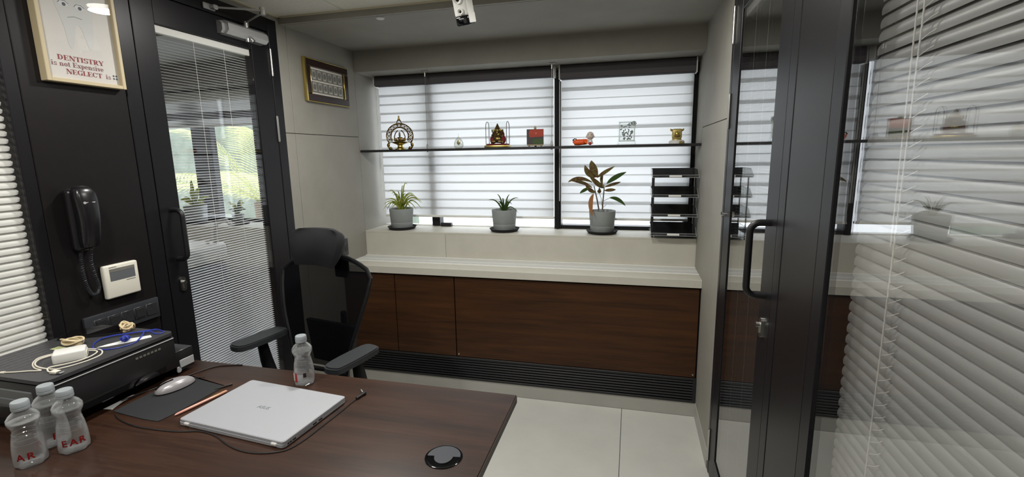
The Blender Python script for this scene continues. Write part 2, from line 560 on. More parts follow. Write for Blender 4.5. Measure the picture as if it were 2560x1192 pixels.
# door frame + door (left)
DT = 2.093
d1 = struct('door_1', MB().rbox(XL - .07, XL + .001, 1.397, 1.4515, 0, 2.161, .002, 1).rbox(XL - .07, XL + .001, 2.151, 2.2105, 0, 2.161, .002, 1)
            .box(XL - .07, XL + .001, 1.4515, 2.151, DT + .004, 2.161).box(XL - .07, XL - .02, 1.4515, 1.46, 0, DT + .004), M['frame'], 'black framed glass door with fine slat blind beside the phone panel', 'door')
def leaf(parent, side, ya, yb, ga, gb, zt_g, zb_g, n_slats, gm, slm):
    """side: -1 left wall, +1 right wall. ya..yb leaf, ga..gb glass"""
    X = XL if side < 0 else XR
    def bx(mb, a, b, y0, y1, z0, z1, r=.0015):
        x0, x1 = sorted((X + side * a, X + side * b))
        return mb.rbox(x0, x1, y0, y1, z0, z1, r, 1)
    mb = MB()
    bx(mb, .0, .045, ya, ga, .006, DT)
    bx(mb, .0, .045, gb, yb, .006, DT)
    bx(mb, .0, .045, ga, gb, zt_g, DT)
    bx(mb, .0, .045, ga, gb, .006, zb_g)
    mb.build('door_leaf', M['frame'], parent, False)
    g = MB()
    bx(g, .004, .009, ga, gb, zb_g, zt_g, .0005)
    g.build('glass_pane', gm, parent, False)
    bl = D.objects.new('slat_blind', None); COL.objects.link(bl); bl.parent = parent
    h = MB(); bx(h, .012, .03, ga + .003, gb - .004, zt_g - .03, zt_g - .001); h.build('head_rail', M['slat'], bl, False)
    L = (gb - .022) - (ga + .003)
    sv = []
    for k in range(5):
        t = -1 + k / 2
        sv.append((t * .0076, .0012 * (1 - t * t)))
    s = MB()
    vs = [(x, y, z) for y in (-L / 2, L / 2) for x, z in sv]
    s.add(vs, [(k, k + 1, k + 6, k + 5) for k in range(4)])
    sm = s.mesh('slat', slm, True)
    p = (zt_g - .04 - zb_g - .01) / n_slats
    for k in range(n_slats):
        put('slat', sm, bl, (X + side * .0215, (ga + .003 + gb - .022) / 2, zb_g + .012 + p * k), (0, side * -.06, 0))
    c = MB()
    for t in (.36, .68):
        y = ga + (gb - ga) * t
        c.cyl((X + side * .0135, y, zb_g + .005), (X + side * .0135, y, zt_g - .02), .0007, n=5)
    c.build('ladder_cord', M['slat'], bl)
leaf(d1, -1, 1.4555, 2.148, 1.543, 2.0295, 1.988, .12, 160, M['glass'], M['slatd'])
def hinges(parent, side, y, zs):
    X = XL if side < 0 else XR
    for (a, b) in zs:
        mb = MB().cyl((X - side * .004, y, a), (X - side * .004, y, b), .0065, n=12)
        mid = (a + b) / 2
        mb.cyl((X - side * .004, y, a - .003), (X - side * .004, y, a), .004, n=10).cyl((X - side * .004, y, b), (X - side * .004, y, b + .003), .004, n=10)
        mb.build('hinge', M['steel'], parent)
hinges(d1, -1, 2.1495, [(1.885, 2.012), (1.557, 1.683), (.08, .2)])
def pull(parent, side, y, z0, z1, out=.052, r=.0095):
    X = XL if side < 0 else XR
    s = -side
    pts = [(X - s * .001, y, z0)]
    def arc(cx, cz, a0, a1):
        for k in range(7):
            a = math.radians(a0 + (a1 - a0) * k / 6)
            pts.append((X + s * (cx + .026 * math.cos(a)), y, cz + .026 * math.sin(a)))
    arc(out - .026, z0 + .026, -90, 0)
    arc(out - .026, z1 - .026, 0, 90)
    pts.append((X - s * .001, y, z1))
    MB().tube(pts, r, 12).build('pull_handle', M['blackp'], parent)
def lockset(parent, side, y, z):
    X = XL if side < 0 else XR
    s = -side
    pr_ = []
    for k in range(20):
        a = 2 * PI * k / 20
        pr_.append((.0125 * math.cos(a), (.017 if math.sin(a) > 0 else -.017) + .0125 * math.sin(a)))
    e = MB().prism(pr_, 0, .008, lambda a, b, h: (X + s * h, y + a, z + b)).build('lock_plate', M['steel'], parent)
    MB().cyl((X + s * .007, y, z + .008), (X + s * .019, y, z + .008), .0075, n=14).box(X + s * .006, X + s * .012, y - .002, y + .002, z - .016, z + .004).build('lock_cylinder', M['steel'], e)
pull(d1, -1, 1.503, 1.072, 1.272)
lockset(d1, -1, 1.506, .965)

# overhead closer on the left door: body + hinged arms
cl = D.objects.new('door_closer', None); COL.objects.link(cl); cl.parent = d1
hexp = [(.0, .03), (.03, .029), (.048, .016), (.05, -.012), (.034, -.028), (.0, -.03)]
MB().prism(hexp, 1.85, 2.085, lambda a, b, h: (XL + .001 + a, h, 2.046 + b)).build('closer_body', M['alu'], cl, True)
MB().prism([(a * .82, b * .82) for a, b in hexp], 2.085, 2.1, lambda a, b, h: (XL + .001 + a, h, 2.046 + b)).prism([(a * .6, b * .9) for a, b in hexp], 1.835, 1.85, lambda a, b, h: (XL + .001 + a, h, 2.046 + b)).build('end_cap', M['alu'], cl, True)
MB().cyl((XL + .03, 1.975, 2.07), (XL + .03, 1.975, 2.098), .013, n=14).cyl((XL + .03, 1.975, 2.008), (XL + .03, 1.975, 2.022), .013, n=14).cyl((XL + .045, 1.985, 2.022), (XL + .052, 1.99, 2.012), .009, n=12).build('spindle', M['chrome'], cl)
def bar(p0, p1, w_, t_):
    return MB().tube([p0, p1], w_, 4, flat=t_ / w_)
elbow = (XL + .16, 1.94, 2.125)
bar((XL + .03, 1.975, 2.094), (elbow[0], elbow[1], elbow[2] - .008), .011, .004).build('closer_arm', M['alu'], cl, False)
bar((elbow[0], elbow[1], elbow[2] + .002), (XL + .02, 1.815, 2.118), .011, .004).build('closer_arm', M['alu'], cl, False)
MB().cyl((elbow[0], elbow[1], elbow[2] - .016), (elbow[0], elbow[1], elbow[2] + .014), .014, n=16).build('elbow_joint', M['chrome'], cl)
MB().rbox(XL + .001, XL + .012, 1.77, 1.83, 2.105, 2.13, .003, 1).rbox(XL + .01, XL + .035, 1.80, 1.825, 2.108, 2.127, .004, 1).build('arm_bracket', M['alu'], cl, False)

# right wall ------------------------------------------------------
wr = struct('wall_right', MB().box(XR + .012, XR + .08, 2.166, 3.42, 0, 2.3).box(XR, XR + .08, FRONT, 2.166, 2.161, 2.3).box(XR, XR + .08, FRONT, 1.04, 0, .06), M['wall'], 'grey laminate wall beside the letter trays', 'wall')
panels(wr, [(2.166, YB, GRL, JZ), (2.166, YB, JZ, 2.19)], XR, XR + .0125)
MB().box(XR, XR + .0125, YB, 3.4, 0, 2.19).build('wall_panel', M['wall'], wr, False)
MB().box(XR + .004, XR + .0125, 2.168, YB, .001, 2.19).build('groove', M['gap'], wr, False)
br = struct('baseboard_right', MB().box(XR - .004, XR + .012, 2.166, YC + .012, 0, GRL), M['skirt'], 'pale grey skirting under the wall by the open door hinge', 'baseboard')
d2 = struct('door_2', MB().rbox(XR - .001, XR + .07, 2.128, 2.165, 0, 2.161, .002, 1).rbox(XR - .001, XR + .07, 1.3205, 1.3765, 0, 2.161, .002, 1)
            .box(XR - .001, XR + .07, 1.3765, 2.128, DT + .004, 2.161).box(XR + .02, XR + .07, 1.3765, 1.385, 0, DT + .004), M['frame'], 'black framed glass door whose pane mirrors the letter trays', 'door')
leaf(d2, 1, 1.3800, 2.125, 1.491, 2.003, 1.978, .15, 158, M['mirror2'], M['slatk'])
hinges(d2, 1, 2.1265, [(1.887, 2.02), (1.56, 1.691), (.07, .22)])
pull(d2, 1, 1.437, 1.06, 1.27)
lockset(d2, 1, 1.437, .965)
MB().cyl((XR + .003, 2.07, 1.214), (XR - .012, 2.07, 1.214), .0085, n=14).cyl((XR - .012, 2.07, 1.214), (XR - .02, 2.07, 1.214), .011, n=14).build('magnet_stop', M['chrome'], d2)
dp2 = struct('trim_5', MB().rbox(XR, XR + .06, 1.092, 1.319, 0, 2.161, .002, 1), M['panel'], 'plain black brown partition panel next to the blind window', 'wall panel')

# glazed partitions with venetian blinds ---------------------------
def partition(name, side, label):
    X = XL if side < 0 else XR
    y1 = 1.077 if side < 0 else 1.090
    yi = 1.042 if side < 0 else 1.0365
    def bx(mb, a, b, y0_, y1_, z0, z1):
        x0, x1 = sorted((X + side * a, X + side * b))
        return mb.rbox(x0, x1, y0_, y1_, z0, z1, .002, 1)
    mb = MB()
    bx(mb, -.001, .07, yi, y1, 0, 2.161)
    bx(mb, -.001, .07, -1.25, -1.2, 0, 2.161)
    bx(mb, -.001, .07, -1.2, yi, 2.1, 2.161)
    bx(mb, -.001, .07, -1.2, yi, .04, .1)
    s_ = struct(name, mb, M['frame'], label, 'window')
    g = MB(); bx(g, .004, .010, -1.2, yi, .1, 2.1); g.build('glass_pane', M['mirror'] if side > 0 else M['pane'], s_, False)
    return s_
partition('window_2', -1, 'black framed interior glazing behind the printer')
partition('window_3', 1, 'black framed interior glazing mirroring the shelf ornaments')
def venetian(side, label, m, pitch, y1, xo, tilt):
    X = XL if side < 0 else XR
    r = thing('venetian_blind', label, 'blind', (X + side * xo, y1, .11))
    ln = y1 + 1.19
    n = 6
    prof = []
    for k in range(n + 1):
        t = -1 + 2 * k / n
        prof.append((t * .0125, .0042 * (1 - t * t)))
    # rounded slat ends in outline
    mb = MB()
    ys = [0, -.002, -.007, -.013]
    ws = [.35, .68, .92, 1]
    vs = []
    for yy, ww in list(zip(ys, ws)) + [(-ln + .013, 1), (-ln, .7)]:
        for a, b in prof:
            vs.append((a * ww, yy, b))
    fs = []
    for i in range(5):
        for k in range(n):
            q = i * (n + 1) + k
            fs.append((q, q + 1, q + n + 2, q + n + 1))
    mb.add(vs, fs)
    me = mb.mesh('slat', m, True)
    cnt = int((2.06 - .13) / pitch)
    for k in range(cnt):
        put('slat', me, r, (0, 0, .03 + pitch * k), (0, tilt, 0))
    MB().rbox(-.0125, .0125, -ln, 0, 1.955, 1.985, .002, 1).build('head_rail', m, r, False)
    MB().rbox(-.0125, .0125, -ln, 0, 0.0, .016, .003, 1).build('bottom_rail', m, r, False)
    return r
# the edge towards this room hangs low
vl = venetian(-1, 'bright white venetian blind behind the printer', M['slat'], .0218, 1.039, .028, math.radians(58))
vr = venetian(1, 'grey venetian blind behind the glass that mirrors the plants', M['slatg'], .0228, 1.062, .052, math.radians(-71))
c = MB()
c.tube([(-.0165, -.185, .02), (-.0165, -.185, 1.96)], .0013, 6)
for k in range(84):
    z = .035 + .0228 * k
    c.tube([(-.0155, -.185, z), (-.011, -.197, z + .007), (-.004, -.2, z + .012)], .0007, 4)
c.build('ladder_cord', M['white'], vr)
c = MB().tube([(-.0165, -.175, 1.2), (-.018, -.16, 1.96)], .0012, 6)
c.build('tilt_cord', M['white'], vr)

# back wall, window -----------------------------------------------
wb = struct('wall_back', MB().box(XL, XR, 3.2, 3.4, 0, .95).box(XL, XR, 3.2, 3.4, 2.0, 2.3).box(-4.4, XL - .08, 3.2, 3.4, 0, .95).box(-4.4, XL - .08, 3.2, 3.4, 1.9, 2.3)
            .box(XR + .08, 3.2, 3.2, 3.4, 0, 2.3), M['wall'], 'outside wall around the blind covered window', 'wall')
wn = struct('window_1', MB().box(-1.405, -1.345, 3.182, 3.25, .97, 2.0).box(-.505, -.46, 3.176, 3.26, .95, 2.0).box(XR - .05, XR, 3.185, 3.26, .95, 2.0)
            .box(XL, XR, 3.2, 3.26, 1.96, 2.0).box(-.505, XR, 3.185, 3.26, .94, .99), M['frame'], 'wide black framed window behind the two roller blinds', 'window')
MB().box(-.488, -.474, 3.158, 3.18, .966, 1.955).build('mullion', M['gap'], wn, False)
MB().box(XR - .038, XR - .012, 3.17, 3.186, .966, 1.955).build('mullion', M['gap'], wn, False)
MB().box(XL, -.505, 3.2, 3.25, .95, .972).build('sill_rail', M['white'], wn, False)
MB().rbox(-1.335, -1.255, 3.165, 3.2, .966, .992, .003, 1).build('window_latch', M['blackp'], wn, False)
for a, b in ((XL, -1.405), (-1.345, -.505), (-.46, XR - .05)):
    MB().box(a, b, 3.222, 3.228, .975, 1.96).build('glass_pane', M['pane'], wn, False)

def zebra(label, xa, xb, ztop, zbot, ov, shift):
    r = thing('roller_blind', label, 'blind', ((xa + xb) / 2, YW - .019, zbot), 0, None)
    hw = (xb - xa) / 2
    zt = ztop - zbot
    # cassette
    ca = MB().rbox(-hw - .004, hw + .004, -.052, .012, zt - .002, BEAM - zbot - .001, .012, 3).build('cassette', M['cloth'], r)
    MB().box(-hw - .004, hw + .004, -.0525, -.046, zt + .004, zt + .034).build('fabric_insert', mat('cassette_insert', (92, 88, 92), .8), ca, False)
    for sx in (-1, 1):
        MB().rbox(sx * (hw + .004) - .004, sx * (hw + .004) + .004, -.056, .016, zt - .006, BEAM - zbot - .0005, .003, 1).build('end_cap', M['white'], r)
    p = .0605
    i = 0
    z = zt + .02 - shift
    while z > .004:
        front = i % 2 == 0
        o_ = ov[0] if front else ov[1]
        z1 = min(z + (ov[1] if front else ov[0]) / 2, zt + .02)
        z0 = max(z - p - o_ / 2, .002)
        y = -.002 if front else .002
        sg = -1 if front else 1
        vs = []
        n = 5
        for xx in (-hw + .004, hw - .004):
            for k in range(n):
                t = k / (n - 1)
                vs.append((xx, y + sg * .0008 * math.sin(PI * t), z0 + (z1 - z0) * t))
        MB().add(vs, [(k, k + 1, k + n + 1, k + n) for k in range(n - 1)]).build('cloth_band', M['zebra'], r)
        z -= p; i += 1
    MB().rbox(-hw + .002, hw - .002, -.012, .012, -.006, .01, .004, 2).build('bottom_bar', M['white'], r)
    # bead chain at the side
    MB().tube([(-hw - .006 + .0, -.03, zt - .01), (-hw - .006, -.03, .12)], .0016, 6).tube([(-hw - .006, -.018, zt - .01), (-hw - .006, -.018, .12)], .0016, 6).build('bead_chain', M['white'], r)
    return r
zebra('wide white zebra roller blind behind the brass lamp', -1.757, -.500, 1.953, 1.042, (.014, .014), .068 - .045)
zebra('narrower white zebra roller blind behind the letter trays', -.456, .352, 1.934, 1.04, (.023, .007), .02)

# ledge, counter, cabinet, grille ---------------------------------
le = thing('window_ledge', 'pale stone ledge under the window holding the plants', 'ledge', (-.7075, YB, 0))
x0, x1 = XL + .7075, XR + .7075
jx = -1.199 + .7075
MB().rbox(x0, jx - .0008, 0, .006, CT, LED - .001, .001, 1).build('front_panel', M['stone'], le, False)
MB().rbox(jx + .0008, x1, 0, .006, CT, LED - .001, .001, 1).build('front_panel', M['stone'], le, False)
MB().rbox(x0, x1, -.001, .284, LED - .012, LED, .0012, 1).build('ledge_top', M['stone'], le, False)
MB().box(x0, x1, .006, .284, .02, LED - .013).build('core', M['stone'], le, False)

co = thing('counter', 'pale stone counter with a slotted air grille along its back', 'counter', (-.7075, YC, 0))
MB().rbox(x0, x1, 0, .122, CB, CT, .0015, 1).build('counter_top', M['stone'], co, False)
MB().box(x0, x1, .122, .3035, CB, CT - .016).build('grille_tray', M['skirt'], co, False)
MB().rbox(x0, x1, .122, .134, CT - .016, CT + .003, .001, 1).rbox(x0, x1, .284, .3035, CT - .016, CT + .003, .001, 1).build('grille_frame', M['slat'], co, False)
fm = MB().rbox(x0, x1, -.006, .006, CT - .010, CT, .001, 1).mesh('grille_fin', mat('grille_fin', (204, 205, 202), .5), False)
fm2 = fm.copy(); fm2.materials[0] = M['slat']
for k in range(7):
    put('grille_fin', fm2 if k == 3 else fm, co, (0, .1535 + .0185 * k, 0))

ca = thing('low_cabinet', 'dark brown veneer cabinet front under the counter', 'cabinet', (-.7075, YC, 0))
MB().box(x0, x1, .03, .3, PAN + .001, CB).build('carcass', M['gap'], ca, False)
for a, b in ((XL, -1.434), (-1.434, -1.034), (-1.034, XR - .006)):
    MB().rbox(a + .7075 + .003, b + .7075 - .003, .012, .03, PAN + .003, CB - .01, .001, 1).build('door_panel', M['wood'], ca, False)
for a in (-1.018, XR - .022):
    MB().cyl((a + .7075, .0125, PAN + .02), (a + .7075, .006, PAN + .02), .006, .004, n=12).build('screw_stud', M['chrome'], ca)
gr = thing('vent_grille', 'long black louvre grille at the foot of the brown cabinet', 'grille', (-.7075, YC, 0))
MB().box(x0, x1, .026, .03, GRL, PAN).build('backing', M['gap'], gr, False)
MB().rbox(x0, x1 - .001, .008, .03, PAN - .014, PAN - .0005, .001, 1).rbox(x0, x1 - .001, .008, .03, GRL, GRL + .014, .001, 1).rbox(x1 - .018, x1 - .001, .008, .03, GRL + .014, PAN - .014, .001, 1).build('grille_frame', M['blackp'], gr, False)
lm = MB().prism([(.01, -.004), (.014, .004), (.027, .006), (.027, -.001)], x0, x1 - .018, lambda a, b, h: (h, a, b)).mesh('louvre', M['blackp'], False)
for k in range(7):
    put('louvre', lm, gr, (0, 0, GRL + .026 + .0163 * k))
bb = struct('baseboard_back', MB().box(XL, XR - .001, YC + .012, YC + .03, 0, GRL), M['skirt'], 'pale grey skirting beneath the black louvre grille', 'baseboard')

# enclosing rooms ---------------------------------------------------
struct('wall_front', MB().box(-4.4, 3.2, FRONT - .1, FRONT, 0, 2.3), M['white_wall'], 'plain pale wall behind the camera', 'wall')
struct('wall_far_left', MB().box(-4.4, -4.3, FRONT, 3.4, 0, 2.3), M['white_wall'], 'pale end wall of the room beyond the slatted door', 'wall')
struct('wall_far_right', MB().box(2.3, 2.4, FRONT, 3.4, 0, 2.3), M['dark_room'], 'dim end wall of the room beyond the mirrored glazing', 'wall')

# ================================================================== LIGHT FITTINGS
for i, (x, y, p) in enumerate(LAMPS):
    lab = ['round white ceiling downlight near the tiled ceiling edge over the chair', 'round white ceiling downlight over the open floor by the glass door', 'round white ceiling downlight above the water bottles', 'round white ceiling downlight above the desk corner', 'round white ceiling downlight behind the camera'][i]
    t = thing('ceiling_light', lab, 'light', (x, y, CEIL), 0, None)
    MB().lathe([(.075, 0), (.075, -.012), (.070, -.016), (.062, -.012), (.062, 0)], n=32).build('trim_ring', M['white'], t)
    MB().lathe([(.0615, -.001), (.0615, -.016), (.056, -.022), (0, -.026)], n=32).build('diffuser', M['lamp'], t)
    area_lamp('lamp', x, y, CEIL - .032, p, .06)
for i, (x, y, p) in enumerate(NEXT_LAMPS):
    t = thing('ceiling_light', ['round ceiling downlight in the room beyond the slatted door', 'round ceiling downlight behind the bright venetian blind'][i], 'light', (x, y, CEIL + .012))
    MB().lathe([(.075, 0), (.075, -.004), (.066, -.007), (.058, -.004), (.058, 0)], n=32).build('trim_ring', M['white'], t)
    MB().lathe([(.0575, -.001), (.0575, -.003)], n=32).build('diffuser', M['lamp'], t)
    area_lamp('lamp', x, y, CEIL, p, .06)
for i, (x, y, p) in enumerate(FAR_LAMPS):
    t = thing('ceiling_light', ['round ceiling downlight in the dim room beyond the mirrored door', 'round ceiling downlight behind the grey venetian blind'][i], 'light', (x, y, CEIL + .012))
    MB().lathe([(.075, 0), (.075, -.004), (.066, -.007), (.058, -.004), (.058, 0)], n=32).build('trim_ring', M['white'], t)
    MB().lathe([(.0575, -.001), (.0575, -.003)], n=32).build('diffuser', M['lamp'], t)
    area_lamp('lamp', x, y, CEIL, p, .06)

# smoke sensor disc on the soffit, security camera
tag(MB().lathe([(.021, 0), (.021, -.003), (.018, -.006), (.0, -.007)], n=28).build('ceiling_sensor', M['white'], loc=(-1.24, 2.287, SOF)), 'small round white disc on the dark soffit', 'sensor')
sc = thing('security_camera', 'white security camera with black base hanging from the ceiling', 'camera', (-.715, 2.03, 2.062), math.radians(-17))
MB().cyl((0, .025, .06), (0, .025, CEIL - 2.062 - .006), .011, n=14).build('mount_arm', M['white'], sc)
MB().lathe([(.034, CEIL - 2.062), (.034, CEIL - 2.062 - .006), (.02, CEIL - 2.062 - .016), (.011, CEIL - 2.062 - .02)], (0, .025, 0), n=24).build('mount_base', M['white'], sc)
tl = Matrix.Translation((0, 0, .03)) @ Matrix.Rotation(math.radians(16), 4, 'X')
MB().rbox(-.036, .036, -.02, .034, -.042, .062, .010, 3, tl).build('housing', M['white'], sc)
MB().rbox(-.0335, .0325, -.0235, .03, -.078, -.036, .010, 3, tl).build('black_base', M['gloss'], sc)
MB().rbox(.0335, .0375, -.018, .03, -.07, -.03, .002, 1, tl).build('side_cheek', M['white'], sc)
def ring(cx, cz, r0, r1, d0, d1, m, nm):
    mb = MB()
    mb.lathe([(r1, 0), (r1, d1 - .001), (r1 - .001, d1), (r0, d1 * .6), (r0, 0)], n=24, f=lambda x, y, z: tuple(tl @ Vector((cx + x, -.019 - z, cz + y))))
    return mb.build(nm, m, sc)
le_ = ring(-.003, .026, .010, .020, 0, .007, M['white'], 'lens_ring')
MB().lathe([(0, .005), (.006, .0045), (.0098, .003), (.0098, 0)], n=20, f=lambda x, y, z: tuple(tl @ Vector((-.003 + x, -.0195 - z, .026 + y)))).build('lens', M['gloss'], le_)
le2 = ring(.001, -.022, .006, .0125, 0, .008, M['white'], 'lens_ring')
MB().lathe([(0, .005), (.004, .0045), (.006, .003), (.006, 0)], n=20, f=lambda x, y, z: tuple(tl @ Vector((.001 + x, -.0195 - z, -.022 + y)))).build('lens', M['gloss'], le2)
MB().rbox(-.014, .012, -.0245, -.0225, -.052, -.0485, .0008, 1, tl).build('speaker_slot', M['grey_label'], sc, False)

# ================================================================== WALL SHELF AND ORNAMENTS
SHZ = 1.5155
sh = thing('wall_shelf', 'thin black shelf hung in front of the window blinds', 'shelf', (-.7075, YB + .004, SHZ))
MB().rbox(x0 + .001, x1 - .001, 0, .13, -.015, 0, .0015, 1).build('shelf_board', M['blackp'], sh, False)
for wx in (-1.338, -.495):
    X = wx + .7075
    MB().cyl((X, .088, -.02), (X, .1, BEAM - SHZ - .015), .0013, n=6).build('suspension_wire', M['steel'], sh)
    MB().cyl((X, .1, BEAM - SHZ - .035), (X, .1, BEAM - SHZ - .005), .0055, n=12).rbox(X - .02, X + .02, .088, .112, BEAM - SHZ - .006, BEAM - SHZ, .002, 1).build('ceiling_mount', M['steel'], sh)
    MB().tube([(X + .0055 * math.cos(a), .088, .018 + .015 * math.sin(a)) for a in [2 * PI * k / 16 for k in range(16)]], .0017, 6, closed=True).cyl((X, .088, -.02), (X, .088, -.0145), .006, n=12).build('wire_loop', M['steel'], sh)

def torus_arc(mb, cx, cz, rx, rz, a0, a1, r, y=0, n=28):
    mb.tube([(cx + rx * math.cos(math.radians(a0 + (a1 - a0) * k / n)), y, cz + rz * math.sin(math.radians(a0 + (a1 - a0) * k / n))) for k in range(n + 1)], r, 7)
# ornate brass lamp
la = thing('brass_lamp', 'ornate pierced brass oil lamp with a pointed arch', 'oil lamp', (-1.53, 2.99, SHZ))
MB().lathe([(.036, 0), (.034, .006), (.022, .012), (.017, .02), (.018, .03), (.03, .036), (.052, .044), (.058, .05), (.05, .052), (.02, .047), (0, .046)], n=32).build('bowl_and_foot', M['gold'], la)
mb = MB()
torus_arc(mb, 0, .09, .098, .082, -38, 218, .0038)
torus_arc(mb, 0, .09, .064, .056, -30, 210, .0042)
for k in range(13):
    a = math.radians(-28 + 236 * k / 12)
    cx, cz = .081 * math.cos(a), .09 + .069 * math.sin(a)
    mb.tube([(cx + .012 * math.cos(t), 0, cz + .010 * math.sin(t)) for t in [2 * PI * j / 12 for j in range(12)]], .0026, 6, closed=True)
    mb.ball((cx, 0, cz), .0042, 8, 6)
mb.build('outer_arch', M['brass'], la)
mb = MB()
torus_arc(mb, 0, .175, .016, .018, -60, 240, .0032)
mb.tube([(-.02, 0, .165), (-.012, 0, .19), (0, 0, .205), (.012, 0, .19), (.02, 0, .165)], .003, 6)
mb.lathe([(.006, .19), (.008, .2), (.004, .21), (.0055, .216), (.003, .222), (0, .224)], n=12)
mb.build('finial', M['brass'], la)
mb = MB()
mb.ball((0, 0, .072), (.013, .009, .015), 12, 8).ball((0, 0, .095), (.007, .007, .009), 10, 7).lathe([(.006, .1), (.007, .105), (.002, .116), (0, .118)], n=10)
mb.tube([(-.028, 0, .06), (0, -.004, .054), (.028, 0, .06)], .006, 8)
for sx in (-1, 1):
    mb.tube([(sx * .01, 0, .08), (sx * .022, 0, .076), (sx * .02, -.003, .064)], .0032, 6)
    mb.tube([(sx * .035, 0, .055), (sx * .04, 0, .085), (sx * .03, 0, .11), (sx * .012, 0, .128)], .0036, 6)
    mb.ball((sx * .034, 0, .066), (.009, .008, .012), 10, 7)
    mb.tube([(sx * .085, 0, .044), (sx * .092, 0, .025), (sx * .08, 0, .006), (sx * .06, 0, .002)], .006, 7)
    mb.ball((sx * .088, 0, .03), (.011, .007, .013), 10, 7).ball((sx * .072, 0, .01), (.012, .008, .01), 10, 7)
mb.build('figures', M['brass'], la)

# glass drop
td = thing('glass_drop', 'small pear shaped glass ornament with a gold heart', 'ornament', (-1.107, 2.985, SHZ))
MB().lathe([(.018, 0), (.027, .006), (.033, .02), (.032, .036), (.022, .056), (.009, .07), (0, .076)], n=24, f=lambda x, y, z: (x, y * .45, z)).build('glass_body', M['glasspiece'], td)
MB().lathe([(0, .018), (.012, .032), (.014, .036), (0, .056)], n=4, f=lambda x, y, z: (x, y * .4 - .002, z)).build('gold_heart', M['gold'], td)
MB().cyl((0, 0, .074), (0, 0, .094), .0008, n=5).build('wick', M['steel'], td)

# boxed idol
bx_ = thing('boxed_idol', 'gold seated idol on red cushion inside a clear acrylic box', 'idol', (-.842, 2.99, SHZ))
MB().rbox(-.078, .078, -.045, .045, 0, .014, .003, 2).build('gold_base', M['gold'], bx_)
MB().rbox(-.066, .066, -.036, .036, .014, .024, .003, 2).build('red_cushion', M['redcloth'], bx_)
ar = []
for k in range(17):
    a = PI - PI * k / 16
    ar.append((.036 * math.cos(a), .126 + .036 * math.sin(a)))
arch = [(-.036, .014)] + ar + [(.036, .014)]
mb = MB()
for i in range(len(arch) - 1):
    (a, b), (c_, d_) = arch[i], arch[i + 1]
    mb.add([(-.068, a, b), (.068, a, b), (.068, c_, d_), (-.068, c_, d_)], [(0, 1, 2, 3)])
mb.build('clear_cover', M['acrylic'], bx_)
mb = MB()
for X in (-.068, .068):
    mb.tube([(X, a, b) for a, b in arch], .0022, 6)
mb.build('cover_edges', mat('mauve_edge', (120, 110, 122), .3, metal=.3), bx_)
mb = MB()
mb.ball((0, 0, .052), (.03, .02, .024), 16, 10).ball((0, -.003, .08), (.024, .018, .02), 14, 9).ball((0, -.006, .106), (.016, .014, .016), 14, 9)
mb.tube([(0, -.02, .104), (.003, -.026, .094), (-.002, -.027, .082), (-.008, -.025, .076)], [.006, .005, .004, .003], 8)
for sx in (-1, 1):
    mb.ball((sx * .018, -.002, .107), (.010, .003, .011), 10, 7)
    mb.tube([(sx * .02, -.006, .088), (sx * .034, -.014, .078), (sx * .03, -.02, .066)], .0055, 7)
    mb.tube([(sx * .01, -.018, .036), (sx * .036, -.018, .034), (sx * .03, -.026, .03)], .009, 8)
    mb.tube([(sx * .022, .002, .09), (sx * .036, .0, .1), (sx * .034, -.004, .114)], .0045, 7)
mb.build('idol_body', M['brass'], bx_)
MB().lathe([(.015, .116), (.017, .122), (.011, .132), (.006, .142), (.002, .15), (0, .153)], n=14, f=lambda x, y, z: (x, y - .002, z)).build('crown', M['brass'], bx_)
mb = MB()
for sx in (-1, 1):
    mb.ball((sx * .032, .006, .05), (.022, .014, .027), 14, 9)
mb.ball((0, .016, .08), (.042, .006, .036), 16, 10)
mb.build('red_robe', M['redcloth'], bx_)

# mini easel painting
ez = thing('easel_painting', 'tiny easel with a red and green sunset canvas', 'painting', (-.596, 2.985, SHZ), math.radians(4))
cv = MB().rbox(-.053, .053, -.006, .003, .014, .108, .001, 1).build('canvas', M['dusk'], ez, False)
MB().prism([(-.034, .058), (.052, .062), (.052, .107), (-.034, .104), (-.04, .08)], -.0068, -.006, lambda a, b, h: (a, h, b)).build('painted_sky', M['sky_red'], cv, False)
MB().box(-.016, .05, -.0068, -.006, .016, .048).build('painted_field', M['green'], cv, False)
MB().cyl((.006, -.0072, .082), (.006, -.0062, .082), .0035, n=12).build('painted_sun', mat('paint_sun', (240, 150, 120), .6), cv)
MB().rbox(-.05, .05, -.014, .004, .006, .014, .0015, 1).rbox(-.042, -.034, -.008, .0, 0, .006, .001, 1).rbox(.034, .042, -.008, 0, 0, .006, .001, 1).rbox(-.005, .005, .003, .009, .0, .126, .0015, 1).rbox(-.007, .007, -.008, .009, .108, .12, .002, 1).build('easel_frame', mat('pale_wood', (168, 152, 118), .7), ez, False)
MB().tube([(0, .008, .1), (0, .045, .002)], .003, 6).build('rear_leg', M['stem'], ez)

# lying monk
mk = thing('monk_figurine', 'little bald monk figurine lying in an orange robe', 'figurine', (-.297, 2.985, SHZ))
body = MB()
body.tube(spline([(-.056, 0, .014), (-.04, 0, .02), (-.01, -.002, .022), (.018, -.006, .024), (.03, -.008, .028)], 5), [.010, .013, .015, .016, .0165, .018, .0185, .019, .019, .0185, .018, .018, .018, .018, .0175, .017, .016, .0155, .015, .014, .013][:21], 12)
body.tube([(.008, -.012, .03), (.018, -.024, .022), (.03, -.03, .014)], [.011, .010, .008], 10)
body.ball((-.05, .004, .024), (.014, .014, .012), 12, 8)
body.build('orange_robe', M['orange'], mk)
hd = MB().ball((.044, -.008, .058), (.0225, .0225, .025), 18, 12).ball((.044, -.03, .054), (.003, .003, .003), 8, 6)
for sx in (-1, 1):
    hd.ball((.044 + sx * .0225, -.006, .054), (.004, .005, .007), 8, 6)
hd.build('head', M['skin'], mk)
